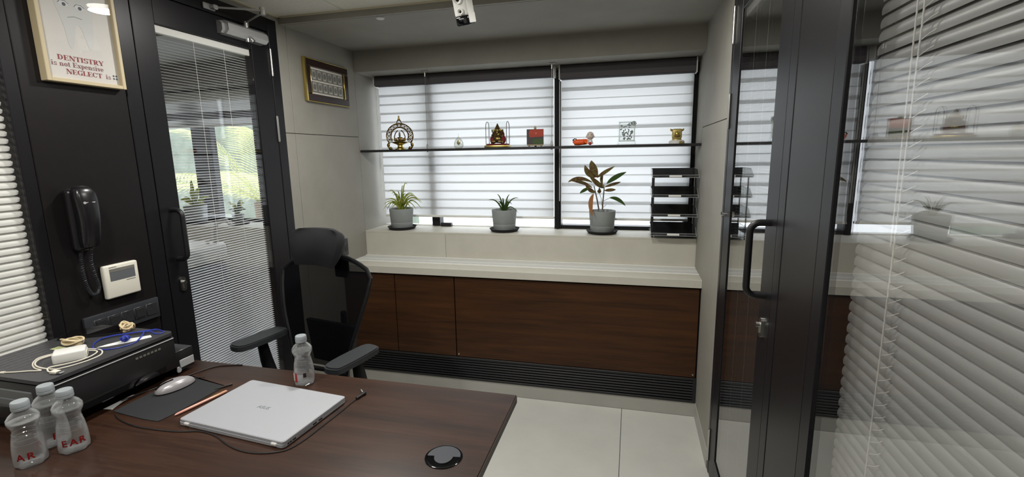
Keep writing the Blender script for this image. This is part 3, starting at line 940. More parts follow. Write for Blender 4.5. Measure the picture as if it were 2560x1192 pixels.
mb = MB().tube([(.03, -.03, .01), (.036, -.03, .024), (.038, -.026, .036)], [.007, .006, .005], 8).tube([(.058, -.026, .008), (.055, -.028, .024), (.05, -.026, .036)], [.007, .006, .005], 8)
mb.ball((.044, -.028, .036), (.011, .006, .005), 10, 6).build('arms', M['skin'], mk)
mb = MB()
for sx in (-1, 1):
    mb.tube([(.044 + sx * .012, -.0275, .062), (.044 + sx * .008, -.0295, .065), (.044 + sx * .004, -.0295, .062)], .0009, 5)
mb.tube([(.037, -.0285, .045), (.044, -.030, .042), (.051, -.0285, .045)], .0009, 5)
mb.build('face_lines', M['frame_brown'], mk)
MB().tube([(-.062, -.004, .034), (-.052, -.01, .042), (-.04, -.006, .04), (-.044, .004, .034), (-.056, .004, .032)], .0035, 6, closed=True).build('bead_string', M['frame_brown'], mk)
MB().ball((.046, -.03, .012), (.010, .007, .01), 10, 7).build('red_cup', M['red'], mk)

# silver relief plaque on stand
pl = thing('silver_plaque', 'silver relief plaque with ornate corner on a clear stand', 'plaque', (-.036, 2.99, SHZ))
pt = Matrix.Translation((0, 0, .016)) @ Matrix.Rotation(math.radians(-8), 4, 'X')
MB().rbox(-.052, .052, -.002, .004, 0, .126, .002, 1, pt).build('glass_sheet', M['acrylic'], pl)
rl = MB().rbox(-.046, .046, -.006, -.002, .004, .012, .001, 1, pt).rbox(-.046, .046, -.006, -.002, .116, .12, .001, 1, pt).rbox(-.046, -.041, -.006, -.002, .004, .12, .001, 1, pt).rbox(.041, .046, -.006, -.002, .004, .12, .001, 1, pt).build('relief_border', M['silverrelief'], pl)
mb = MB()
random.seed(3)
for k in range(46):
    a, b = random.uniform(-.036, .036), random.uniform(.016, .112)
    L_ = random.uniform(.008, .018); t = random.uniform(0, PI)
    p0 = pt @ Vector((a - L_ / 2 * math.cos(t), -.0035, b - L_ / 2 * math.sin(t))); p1 = pt @ Vector((a, -.006, b)); p2 = pt @ Vector((a + L_ / 2 * math.cos(t + .5), -.0035, b + L_ / 2 * math.sin(t + .5)))
    mb.tube([p0, p1, p2], [.002, .0042, .002], 6)
mb.build('relief_figures', M['silverrelief'], pl)
mb = MB()
for k in range(8):
    a = 2 * PI * k / 8
    q = pt @ Vector((.04 + .011 * math.cos(a), -.006, .11 + .011 * math.sin(a)))
    mb.ball(q, .0042, 8, 6)
mb.ball(pt @ Vector((.04, -.007, .11)), .006, 10, 7)
mb.build('corner_rosette', M['silverrelief'], pl)
mb = MB().tube([(-.054, -.012, 0), (-.054, -.008, .022)], .003, 6).tube([(.052, -.012, 0), (.052, -.008, .022)], .003, 6).tube([(-.054, -.012, .003), (-.05, .045, .003)], .003, 6).tube([(.052, -.012, .003), (.05, .045, .003)], .003, 6)
mb.tube([(-.05, .045, .003), (.05, .045, .003)], .003, 6).tube([(-.05, .045, .003), (-.03, .015, .09)], .0025, 6).tube([(.05, .045, .003), (.03, .015, .09)], .0025, 6).rbox(-.05, .05, -.008, .012, .006, .012, .001, 1)
mb.build('stand', M['acrylic'], pl)

# bull trophy
tp = thing('trophy', 'small gold animal head trophy on a round white base', 'trophy', (.249, 2.985, SHZ))
MB().lathe([(.044, 0), (.044, .014), (.04, .019), (.032, .0215), (0, .0215)], n=32).build('white_base', M['white'], tp)
MB().cyl((.02, -.041, .006), (.02, -.0455, .006), .009, n=16).build('seal', M['gold'], tp)
mb = MB().lathe([(.028, .0215), (.027, .026), (.024, .03)], n=20, f=lambda x, y, z: (x, y * .8, z))
mb.rbox(-.027, .027, -.02, .02, .028, .086, .009, 3).build('gold_block', mat('antique_gold', (190, 172, 110), .4, metal=.5, var=.2, scale=(80, 80, 80)), tp)
mb = MB()
for sx in (-1, 1):
    mb.tube([(sx * .022, 0, .076), (sx * .034, -.002, .08), (sx * .037, -.004, .086)], [.008, .006, .003], 8)
    mb.ball((sx * .01, -.021, .064), (.005, .004, .006), 8, 6)
mb.tube([(-.014, -.02, .046), (0, -.028, .044), (.014, -.02, .046)], .006, 8).ball((0, -.022, .056), (.012, .008, .014), 10, 8)
mb.build('animal_face', M['gold'], tp)

# ================================================================== POTTED PLANTS
def pot(root):
    MB().lathe([(.078, 0), (.09, .004), (.099, .02), (.101, .021), (.095, .012), (.08, .008), (0, .008)], n=40).build('saucer', M['blackm'], root)
    MB().lathe([(0, .009), (.070, .009), (.0725, .012), (.0762, .05), (.0752, .0515), (.0764, .053), (.0835, .144), (.0815, .146), (.0785, .143), (.076, .128), (0, .128)], n=44).build('pot', M['pot'], root)
    MB().lathe([(.0762, .127), (.06, .131), (.03, .133), (0, .132)], n=24).build('soil', M['soil'], root)

def blade(p0, p1, p2, w, n=9, fold=.25, tipw=.04, face=Vector((0, -1, .3))):
    p0, p1, p2 = Vector(p0), Vector(p1), Vector(p2)
    vs = []; fs = []
    for i in range(n + 1):
        t = i / n
        p = (1 - t) ** 2 * p0 + 2 * t * (1 - t) * p1 + t * t * p2
        d = (2 * (1 - t) * (p1 - p0) + 2 * t * (p2 - p1)).normalized()
        s_ = d.cross(face)
        s_ = s_.normalized() if s_.length > 1e-4 else Vector((1, 0, 0))
        nn = s_.cross(d).normalized()
        ww = w(t) if callable(w) else w * (1 - t) ** .6 + w * tipw
        vs += [p - s_ * ww + nn * ww * fold, p, p + s_ * ww + nn * ww * fold]
    for i in range(n):
        a = i * 3
        fs += [(a, a + 1, a + 4, a + 3), (a + 1, a + 2, a + 5, a + 4)]
    return MB().add(vs, fs)

S = .00272      # metres per photo pixel at the ledge
def plant_spider():
    r = thing('potted_plant', 'bushy spider plant with thin yellow green leaves in a grey pot', 'plant', (-1.568, 3.025, LED), 0, 'grey potted plants on the window ledge')
    pot(r)
    random.seed(11)
    tips = [(24, -62), (13, -56), (-25, -44), (-26, -31), (-32, -20), (-36, -12), (-46, 12), (-38, 2), (50, -33), (52, -25), (59, -14), (58, -16), (50, 5), (40, 4), (-18, -38), (18, -42), (8, -34), (-8, -36), (30, -30), (-30, -2), (36, -8), (-14, -26), (22, -20), (2, -44), (-20, 2), (28, 2)]
    for k, (dx, dy) in enumerate(tips):
        yy = random.uniform(-.07, .05)
        tip = (dx * S, yy, .144 - dy * S)
        b = (random.uniform(-.02, .02), random.uniform(-.015, .015), .128)
        hgt = max(tip[2], .144 + .35 * abs(dx) * S) + .035 + abs(dx) * S * .3
        c1 = (dx * S * .45, yy * .5, hgt)
        blade(b, c1, tip, .0062).build('leaf', M['leaf_y'], r)
    return r
def plant_small():
    r = thing('potted_plant', 'small plant with a few short dark pointed leaves in a grey pot', 'plant', (-.820, 3.032, LED), 0, 'grey potted plants on the window ledge')
    pot(r)
    for k, (dx, dy, w_) in enumerate([(-14, -39, .006), (13, -37, .0062), (-2, -29, .0085), (-38, -24, .006), (35, -27, .006), (24, -14, .0065), (38, 6, .0055), (-10, -20, .007), (8, -22, .007), (-22, -8, .006)]):
        yy = (-.03, .02, -.01, -.02, .03, -.04, -.03, -.05, .045, .06)[k]
        tip = (dx * S, yy, .144 - dy * S)
        c1 = (dx * S * .4, yy * .5, max(tip[2], .15) + (.02 if abs(dx) > 20 else -.01) + (0 if dy < -20 else .03))
        l = blade((dx * S * .08, 0, .128), c1, tip, w_, fold=.35)
        l.build('leaf', M['leaf_g'], r)
    return r
def broad(w):
    return lambda t: w * (math.sin(PI * min(1, t * .97 + .02)) ** .8) + .0006
def plant_broad():
    r = thing('potted_plant', 'tall plant with broad bronze leaves and one dry leaf in a grey pot', 'plant', (-.176, 3.036, LED), 0, 'grey potted plants on the window ledge')
    pot(r)
    P_ = lambda x, y, d=0: ((x - 1506) * S, d, .144 - (y - 523) * S)
    stems = [[P_(1498, 521), P_(1493, 495), P_(1489, 478), P_(1486, 466)], [P_(1506, 521), P_(1507, 500), P_(1509, 475), P_(1508, 462)]]
    for s_ in stems:
        MB().tube(spline(s_, 4), [.0042] * 5 + [.0036] * 4 + [.003] * 4, 8).build('stem', M['stem'], r)
    for a in ([P_(1508, 500), P_(1516, 496, -.01), P_(1522, 493, -.012)], [P_(1506, 516), P_(1511, 512, -.01), P_(1515, 508, -.012)], [P_(1505, 512), P_(1503, 495, .0), P_(1498, 480)]):
        MB().tube(a, .0013, 6).build('leaf_stalk', M['stem'], r)
    lv = [  # base, control, tip, half width
        ((1494, 446), (1482, 425), (1480, 407), .021, 'leaf_b', -.02),
        ((1490, 445), (1470, 440), (1466, 417), .016, 'leaf_b', -.03),
        ((1493, 446), (1506, 436), (1532, 421), .010, 'leaf_b', .0),
        ((1515, 460), (1532, 445), (1558, 434), .013, 'leaf_g', -.01),
        ((1482, 457), (1450, 440), (1427, 456), .011, 'leaf_b', -.02),
        ((1482, 470), (1462, 455), (1427, 453), .009, 'leaf_b', .02),
        ((1510, 468), (1530, 462), (1546, 457), .008, 'leaf_b', .02),
        ((1510, 476), (1524, 474), (1536, 473), .009, 'leaf_b', -.03),
        ((1508, 470), (1496, 462), (1476, 440), .013, 'leaf_b', -.04),
        ((1490, 480), (1478, 478), (1468, 462), .011, 'leaf_b', -.03),
        ((1476, 470), (1464, 474), (1454, 482), .009, 'leaf_g', -.01),
        ((1522, 493), (1540, 490), (1558, 510), .010, 'leaf_g', -.012),
        ((1486, 483), (1476, 500), (1486, 531), .012, 'leaf_o', -.075),
        ((1494, 476), (1500, 486), (1497, 470), .010, 'leaf_b', .03),
        ((1506, 466), (1498, 448), (1506, 438), .008, 'leaf_b', .04),
    ]
    for (b, c_, t, w_, mm, d) in lv:
        blade(P_(*b, 0 if mm != 'leaf_o' else -.03), P_(*c_, d), P_(*t, d * 1.35), broad(w_ * 1.12), n=10, fold=.22).build('leaf', M[mm], r)
    return r
plant_spider(); plant_small(); plant_broad()

# ================================================================== LETTER TRAYS
lt = thing('letter_tray', 'four tier black and clear letter tray stack on the ledge', 'letter tray', (.242, 2.863, LED))
tw = .127
for k in range(4):
    z = .022 + .1125 * k
    ti = MB().box(-tw + .003, tw - .003, .004, .27, z, z + .003).box(-tw + .003, tw - .003, .268, .272, z, z + .046).build('tray', M['smoke'], lt, False)
    mb = MB()
    for sx in (-1, 1):
        x_ = sx * tw
        mb.prism([(0, z), (.272, z), (.272, z + .046), (.07, z + .046), (.012, z + .012), (0, z + .012)], 0, .003, lambda a, b, h: (x_ - sx * h, a, b))
    mb.box(-tw, tw, 0, .003, z, z + .014)
    mb.build('clear_sides', M['acrylic'], ti, False)
    mb = MB()
    for sx in (-1, 1):
        x_ = sx * tw
        e = [(0, z), (0, z + .012), (.012, z + .012), (.07, z + .046), (.272, z + .046)]
        mb.tube([(x_, a, b) for a, b in e], .0011, 4)
    mb.tube([(-tw, 0, z), (tw, 0, z)], .0012, 4).tube([(-tw, 0, z + .014), (tw, 0, z + .014)], .0012, 4)
    mb.build('bright_edges', M['grey_label'], ti, False)
    MB().rbox(-.034, .034, -.003, .001, z + .002, z + .013, .001, 1).build('label_holder', M['white'], ti, False)
for sx in (-1, 1):
    for yy in (.06, .255):
        MB().cyl((sx * (tw - .012), yy, .0 if yy > .055 else .02), (sx * (tw - .012), yy, .022 + .1125 * 3 + .003), .0042, n=10).build('post', M['blackp'], lt)

# ================================================================== THINGS ON THE LEFT WALL
# poster
po = thing('poster_frame', 'cream framed dentistry poster with a sad cartoon face', 'poster', (XL, 1.256, 1.72))
hw, hh, dp_ = .1205, .345, .03
MB().rbox(0, dp_, -hw, -hw + .012, 0, hh, .0015, 1).rbox(0, dp_, hw - .012, hw, 0, hh, .0015, 1).rbox(0, dp_, -hw + .012, hw - .012, 0, .012, .0015, 1).rbox(0, dp_, -hw + .012, hw - .012, hh - .012, hh, .0015, 1).build('frame', M['frame_cream'], po, False)
pp = MB().box(.002, .016, -hw + .012, hw - .012, .012, hh - .012).build('poster_print', M['poster'], po, False)
MB().box(.0215, .0235, -hw + .012, hw - .012, .012, hh - .012).build('glass_pane', M['pane'], po, False)
PM = Matrix(((0, 0, 1, .0164), (1, 0, 0, 0), (0, 1, 0, 0), (0, 0, 0, 1)))
# fat serif letters drawn stroke by stroke
def glyph(ch):
    T_, t_ = .24, .07
    q = []
    def quad(p0, p1, w0, w1):
        d = (Vector(p1) - Vector(p0)).normalized(); n = Vector((-d.y, d.x))
        a_, b_ = Vector(p0), Vector(p1)
        q.append([(a_ + n * w0 / 2), (a_ - n * w0 / 2), (b_ - n * w1 / 2), (b_ + n * w1 / 2)])
    V = lambda x, y0, y1, w_=T_: quad((x, y0), (x, y1), w_, w_)
    Hh = lambda x0_, x1_, y, h=t_: quad((x0_, y), (x1_, y), h, h)
    def arc(cx, cy, rx, ry, a0, a1, n=12, T=T_):
        pw = []
        for k in range(n + 1):
            a_ = math.radians(a0 + (a1 - a0) * k / n)
            pw.append(((cx + rx * math.cos(a_), cy + ry * math.sin(a_)), t_ + (T - t_) * abs(math.cos(a_)) ** 1.5))
        for (p0, w0), (p1, w1) in zip(pw, pw[1:]): quad(p0, p1, w0, w1)
    ser = lambda x, y, w_=.42: Hh(x - w_ / 2, x + w_ / 2, y)
    h = t_ / 2
    if ch == 'D': V(.2, 0, 1); ser(.2, h, .4); ser(.2, 1 - h, .4); arc(.3, .5, .42, .5 - h, -90, 90); wd = .9
    elif ch == 'E': V(.2, 0, 1); Hh(0, .72, h); Hh(0, .7, 1 - h); Hh(.2, .52, .5); V(.69, 0, .3, t_); V(.67, .72, 1, t_); V(.52, .36, .64, t_); wd = .8
    elif ch == 'N': V(.14, 0, 1, t_); V(.76, 0, 1, t_); quad((.16, 1), (.74, 0), T_, T_); ser(.14, h, .3); ser(.76, 1 - h, .3); ser(.12, 1 - h, .3); wd = .92
    elif ch == 'T': V(.38, 0, 1); ser(.38, h); Hh(0, .76, 1 - h); V(.03, .7, 1, t_); V(.73, .7, 1, t_); wd = .8
    elif ch == 'I': V(.2, 0, 1); ser(.2, h, .4); ser(.2, 1 - h, .4); wd = .46
    elif ch == 'S': arc(.33, .73, .22, .235, 30, 270); arc(.33, .27, .24, .235, 90, -150); V(.56, .7, 1, t_); V(.06, 0, .3, t_); wd = .68
    elif ch == 'R': V(.2, 0, 1); ser(.2, h, .4); ser(.2, 1 - h, .4); arc(.32, .74, .28, .225, -90, 90); quad((.42, .52), (.66, .04), T_, T_ * .8); Hh(.58, .86, h); wd = .86
    elif ch == 'Y': quad((.12, 1), (.4, .45), T_, T_); quad((.72, 1), (.46, .45), t_, t_); V(.42, 0, .5); ser(.42, h); ser(.12, 1 - h, .36); ser(.7, 1 - h, .28); wd = .84
    elif ch in 'GC':
        arc(.42, .5, .3, .5 - h, 45, 315, 18); V(.72, .66, 1, t_)
        if ch == 'G': V(.68, 0, .42, .2); Hh(.52, .84, .42)
        else: quad((.62, .12), (.76, .3), t_, t_)
        wd = .86
    elif ch == 'L': V(.2, 0, 1); ser(.2, 1 - h, .4); Hh(0, .7, h); V(.68, 0, .34, t_); wd = .76
    elif ch == 'i': V(.18, 0, .66, .2); ser(.18, h, .36); Hh(.0, .2, .66 - h); arc(.18, .88, .06, .06, 0, 360, 8, .14); wd = .42
    elif ch == 's': arc(.24, .48, .15, .15, 30, 270, 8, .15); arc(.24, .18, .16, .15, 90, -150, 8, .15); V(.4, .46, .66, t_); V(.05, 0, .2, t_); wd = .5
    elif ch == 'n': V(.18, 0, .66, .2); ser(.18, h, .34); V(.52, 0, .45, .2); ser(.52, h, .32); Hh(.02, .2, .66 - h); arc(.37, .42, .16, .21, 0, 150, 8, .2); wd = .74
    elif ch == 'o': arc(.28, .33, .19, .3, 0, 360, 16, .2); wd = .58
    elif ch == 'e': arc(.28, .33, .19, .3, 0, 320, 14, .2); Hh(.12, .46, .34); wd = .56
    elif ch == 't': V(.2, .05, .86, .2); Hh(.02, .4, .66 - h); arc(.3, .12, .12, .09, 180, 330, 6, .1); wd = .46
    elif ch == 'x': quad((.08, .66), (.44, 0), .2, .2); quad((.44, .66), (.08, 0), t_, t_); ser(.08, h, .24); ser(.44, h, .24); ser(.08, .66 - h, .24); ser(.44, .66 - h, .24); wd = .56
    elif ch == 'p': V(.16, -.3, .66, .2); ser(.16, -.27, .34); Hh(.0, .2, .66 - h); arc(.3, .33, .18, .29, -130, 130, 10, .2); wd = .6
    elif ch == 'v': quad((.08, .66), (.26, .0), .2, .18); quad((.42, .66), (.27, .0), t_, t_); ser(.08, .66 - h, .26); ser(.42, .66 - h, .22); wd = .5
    else: wd = .34
    return q, wd
def ptxt(txt, y0_, y1_, z, hgt, m):
    tot = sum(glyph(c_)[1] for c_ in txt)
    sxx = (y1_ - y0_) / tot
    mb_ = MB(); x_ = y0_
    for c_ in txt:
        q, wd = glyph(c_)
        for k, pl_ in enumerate(q):
            vs_ = [(.0163 + .00002 * (k % 5), x_ + p.x * sxx, z + p.y * hgt) for p in pl_]
            mb_.add(vs_, [(0, 1, 2, 3)])
        x_ += wd * sxx
    return mb_.build('lettering', m, pp, False)
ptxt('DENTISTRY', -.075, .064, .0715, .0155, M['ink'])
ptxt('is not Expensive', -.095, .060, .052, .0155, M['ink_soft'])
ptxt('NEGLECT', -.056, .053, .030, .0150, M['ink'])
ptxt('is', .064, .081, .030, .0150, M['ink_soft'])
mb = MB()
for a in (.0905, .0995):
    for b in (.034, .0435):
        mb.prism([(.0037 * math.cos(t), .0037 * math.sin(t)) for t in [2 * PI * k / 4 for k in range(4)]], .0164, .0168, lambda p, q, h: (h, a + p, b + q))
mb.build('print_marks', M['ink2'], pp, False)
tooth = [(-.055, .30), (-.02, .318), (.0, .31), (.02, .318), (.055, .30), (.062, .26), (.05, .215), (.046, .17), (.038, .125), (.026, .12), (.018, .15), (.008, .185), (-.004, .185), (-.014, .15), (-.022, .115), (-.034, .12), (-.04, .17), (-.05, .215), (-.062, .26)]
tth = [(v.x, v.y) for v in spline([(a, b, 0) for a, b in tooth], 4, True)]
MB().prism(tth, .0162, .0165, lambda a, b, h: (h, a, b)).build('print_tooth', M['poster_tooth'], pp, False)
mb = MB(); mw = MB()
for (a, b) in ((-.033, .248), (.013, .246)):
    mw.prism([(.014 * math.cos(t), .0085 * math.sin(t)) for t in [2 * PI * k / 16 for k in range(16)]], .0165, .0168, lambda p, q, h: (h, a + p, b + q))
    mb.prism([(.0055 * math.cos(t), .0055 * math.sin(t)) for t in [2 * PI * k / 12 for k in range(12)]], .0168, .0171, lambda p, q, h: (h, a + .002 + p, b - .002 + q))
    mb.tube([(.0168, a - .015, b), (.0168, a - .008, b + .008), (.0168, a + .006, b + .009), (.0168, a + .015, b + .002)], .0007, 5)
mb.tube([(.0168, -.026, .208), (.0168, -.006, .214), (.0168, .016, .211)], .0006, 5)
mw.build('print_eye_whites', M['paper'], pp, False)
mb.build('print_eyes', M['ink2'], pp, False)

# medals picture
fr = thing('medal_picture', 'brown and gold frame holding twelve small grey medals', 'picture', (XL, 2.6, 1.789))
W2, HH = .209, .233
MB().rbox(0, .016, -W2, W2, 0, .042, .003, 1).rbox(0, .016, -W2, W2, HH - .042, HH, .003, 1).rbox(0, .016, -W2, -W2 + .05, .042, HH - .042, .003, 1).rbox(0, .016, W2 - .05, W2, .042, HH - .042, .003, 1).build('frame', M['frame_brown'], fr, False)
MB().rbox(0, .02, -W2 - .003, -W2 + .011, -.003, HH + .003, .003, 2).rbox(0, .018, -W2 + .011, W2 + .002, -.003, .001, .001, 1).rbox(0, .018, -W2 + .011, W2 + .002, HH - .002, HH + .002, .001, 1).rbox(.008, .018, W2 - .05, W2 - .038, .038, HH - .038, .002, 1).rbox(.008, .018, -W2 + .046, -W2 + .051, .038, HH - .038, .002, 1).build('gold_rim', M['gold'], fr)
MB().box(.001, .006, -W2 + .045, W2 - .045, .037, HH - .037).build('mount', M['matte_mount'], fr, False)
mm = MB()
mm.rplate(0, 0, .041, .056, 0, .002, .002, 2)
mdl = MB().prism([(-.0195, -.027), (.0195, -.027), (.0195, .027), (-.0195, .027)], .006, .009, lambda a, b, h: (h, a, b))
mdl.ball((0, 0, 0), (.0, .0, .0), 4, 3) if False else None
mdm = mdl.mesh('medal', M['pewter'], False)
rim = MB()
for q in (-1, 1):
    rim.box(.006, .0105, q * .0195 - .0018, q * .0195 + .0018, -.0288, .0288).box(.006, .0105, -.0195, .0195, q * .027 - .0018, q * .027 + .0018)
rim.prism([(.0115 * math.cos(t), .016 * math.sin(t)) for t in [2 * PI * k / 14 for k in range(14)]], .009, .0112, lambda a, b, h: (h, a, b))
rmm = rim.mesh('medal_relief', mat('dark_pewter', (128, 126, 120), .5, metal=.25), False)
for i in range(6):
    for j in range(2):
        o = put('medal', mdm, fr, (0, -.125 + .05 * i, .083 + .068 * j))
        put('medal_relief', rmm, o)

# wall phone
ph = thing('wall_phone', 'black wall phone with coiled cord on the dark panel', 'telephone', (XL, 1.163, 1.17))
tilt = Matrix.Rotation(math.radians(4), 4, 'X')
MB().rbox(0, .032, -.033, .03, .004, .212, .015, 4).build('cradle', M['phone'], ph)
hb = MB()
hp = spline([(.044, .0, .02), (.05, 0, .05), (.057, 0, .1), (.058, 0, .15), (.053, 0, .195), (.044, 0, .222)], 4)
n_ = len(hp)
vs = []; fs = []
for i, p in enumerate(hp):
    t = i / (n_ - 1)
    w_ = .026 + .010 * (t ** 1.2)
    if t > .68: w_ *= math.sqrt(max(.04, 1 - ((t - .68) / .325) ** 2.4))
    if t < .08: w_ *= .9
    d_ = .017 + .004 * math.sin(PI * t)
    if t > .85: d_ *= math.sqrt(max(.1, 1 - ((t - .85) / .17) ** 2))
    for k in range(16):
        a = 2 * PI * k / 16
        cx, sx_ = math.cos(a), math.sin(a)
        q = lambda u: math.copysign(abs(u) ** .6, u)
        vs.append((p.x + d_ * q(sx_), p.y + w_ * q(cx), p.z))
for i in range(n_ - 1):
    for k in range(16):
        fs.append((i * 16 + k, i * 16 + (k + 1) % 16, (i + 1) * 16 + (k + 1) % 16, (i + 1) * 16 + k))
fs.append(tuple(range(16))[::-1]); fs.append(tuple(range((n_ - 1) * 16, n_ * 16)))
hs = hb.add(vs, fs).build('handset', M['phone'], ph)
MB().rbox(.0745, .0768, -.014, .016, .1655, .1695, .0008, 1).cyl((.0742, -.016, .1675), (.0772, -.016, .1675), .0042, n=12).build('badge', M['grey_label'], hs, False)
path = spline([(.04, .004, .012), (.028, .004, -.03), (.022, .012, -.08), (.02, .02, -.122), (.02, .012, -.146), (.02, -.004, -.146), (.02, -.016, -.115), (.02, -.02, -.07), (.018, -.018, -.02), (.016, -.012, .006)], 30)
mb = MB()
cp = []
turns = 62
for i, p in enumerate(path):
    pass
N = turns * 9
for i in range(N + 1):
    t = i / N * (len(path) - 1)
    a = int(min(t, len(path) - 2)); p = path[a].lerp(path[a + 1], t - a)
    d = (path[a + 1] - path[a]).normalized()
    s1 = d.cross(Vector((1, 0, 0))).normalized(); s2 = d.cross(s1)
    g = 2 * PI * turns * i / N
    cp.append(p + s1 * .0048 * math.cos(g) + s2 * .0048 * math.sin(g))
mb.tube(cp, .0013, 4).build('coiled_cord', mat('cord_grey', (52, 54, 58), .4), ph)

# thermostat
th = thing('thermostat', 'square cream thermostat with grey display below the wall phone', 'thermostat', (XL, 1.266, .988))
MB().rbox(0, .019, -.06, .06, 0, .12, .006, 3).build('casing', M['cream'], th)
MB().rbox(.018, .0198, -.042, .046, .062, .106, .002, 1).build('display', M['lcd'], th)
MB().rbox(.0192, .0203, -.042, .046, .094, .106, .001, 1).box(.019, .0197, .012, .044, .0555, .0575).box(.019, .0197, -.042, -.016, .1105, .1125).build('print_marks', mat('grey_print', (120, 118, 112), .5), th, False)
# dark socket strip
so = thing('socket_strip', 'black switch and socket plate low on the dark panel', 'socket', (XL, 1.258, .868))
MB().rbox(0, .012, -.132, .13, 0, .078, .003, 2).build('plate', mat('dark_plate', (52, 54, 58), .35), so)
for k in range(5):
    a = -.105 + .0455 * k
    md = MB().rbox(.01, .0145, a, a + .043, .016, .062, .002, 1).build('module', mat('dark_module', (44, 45, 48), .4) if k == 0 else D.materials['dark_module'], so)
    mk_ = MB()
    if k in (2, 4):
        mk_.box(.0143, .0148, a + .008, a + .018, .034, .038).box(.0143, .0148, a + .026, a + .036, .034, .038).box(.0143, .0148, a + .02, a + .0235, .044, .056)
    else:
        mk_.rbox(.0143, .0165, a + .006, a + .037, .022, .056, .002, 1)
    mk_.build('contact', M['blackm'], md, False)
# plate near the chair
sp = thing('switch_plate', 'dark grey switch plate on the grey wall behind the chair', 'switch', (XL, 2.64, .843))
MB().rbox(0, .011, -.04, .04, 0, .11, .003, 2).build('plate', D.materials['dark_plate'], sp)
for k in range(2):
    MB().rbox(.009, .014, -.028 + .029 * k, -.001 + .029 * k, .03, .08, .002, 1).build('rocker', D.materials['dark_module'], sp)

# ================================================================== CHAIR
ch = thing('office_chair', 'black mesh office chair with headrest behind the desk', 'chair', (-1.318, 1.535, 0), -.19)
for k in range(5):
    a = 2 * PI * k / 5 + .3
    c_, s_ = math.cos(a), math.sin(a)
    lg = MB().tube([(.03 * c_, .03 * s_, .1), (.17 * c_, .17 * s_, .085), (.3 * c_, .3 * s_, .068)], [.024, .019, .014], 10).build('base_leg', M['chair'], ch)
    MB().cyl((.3 * c_ - .02 * s_, .3 * s_ + .02 * c_, .028), (.3 * c_ - .004 * s_, .3 * s_ + .004 * c_, .028), .028, n=18).cyl((.3 * c_ + .004 * s_, .3 * s_ - .004 * c_, .028), (.3 * c_ + .02 * s_, .3 * s_ - .02 * c_, .028), .028, n=18).cyl((.3 * c_, .3 * s_, .04), (.3 * c_, .3 * s_, .068), .008, n=10).build('caster', M['blackm'], lg)
MB().cyl((0, 0, .09), (0, 0, .40), .022, n=16).cyl((0, 0, .07), (0, 0, .24), .03, n=16).build('gas_column', M['chair'], ch)
MB().rbox(-.1, .1, -.13, .15, .385, .425, .012, 2).build('mechanism', M['chair'], ch)
MB().rbox(-.24, .24, -.25, .21, .425, .495, .03, 4).build('seat', M['fabric'], ch)
def back_y(z):  # recline
    return .205 + .085 * ((z - .5) / .5) + .02 * math.sin(PI * min(1, max(0, (z - .5) / .5))) * -1
BCX = -.05
def half_w(z):
    ks = [(.45, .15), (.52, .155), (.663, .185), (.764, .222), (.88, .253), (.98, .268), (1.2, .27)]
    for (a, b), (c_, d_) in zip(ks, ks[1:]):
        if a <= z <= c_: return b + (d_ - b) * (z - a) / (c_ - a)
    return .27
# back frame outline
def top_z(u):
    return .972 + .066 * max(0, 1 - abs(u) ** 2.2)
out = []
for k in range(13):
    z = .54 + .42 * k / 12
    out.append((BCX + half_w(z), back_y(z) - .03, z))
top = []
for k in range(1, 14):
    u = .985 - 1.97 * k / 14
    top.append((BCX + .268 * u, back_y(1.0) - .03 * u * u, top_z(u)))
lft = [(2 * BCX - x, y, z) for x, y, z in reversed(out)]
bot = [(BCX - .155 + .31 * k / 6, back_y(.54) - .03 * abs(1 - k / 3), .54 - .02 * math.sin(PI * k / 6)) for k in range(1, 6)]
MB().tube(out + top + lft + bot, .0075, 10, closed=True, flat=1.4).build('back_frame', M['chair'], ch)
vs = []; fs = []
nz_, nx_ = 18, 14
for i in range(nz_ + 1):
    for k in range(nx_ + 1):
        u = -1 + 2 * k / nx_
        z = .54 + (top_z(u) - .54) * i / nz_
        vs.append((BCX + (half_w(min(z, .98)) - .004) * u, back_y(min(z, 1.0)) - .03 * u * u, z))
for i in range(nz_):
    for k in range(nx_):
        a = i * (nx_ + 1) + k
        fs.append((a, a + 1, a + nx_ + 2, a + nx_ + 1))
MB().add(vs, fs).build('back_mesh', M['mesh'], ch)
# spine and lumbar behind
MB().tube([(0, .16, .40), (-.03, .30, .44), (-.035, .325, .6), (-.035, .325, .76)], [.022, .026, .024, .018], 12, flat=.7).build('spine', M['chair'], ch)
MB().prism([(BCX - .16, .722), (BCX - .13, .53), (BCX + .10, .53), (BCX + .14, .722)], .262, .285, lambda a, b, h: (a, h, b)).build('lumbar_support', M['chair'], ch)
mb = MB().rbox(-.05, .03, .305, .322, .93, 1.02, .008, 2)
mb.tube([(-.012, .312, .95), (-.012, .32, 1.02), (-.02, .285, 1.08)], .018, 10, flat=.8)
mb.build('headrest_bracket', M['chair'], ch)
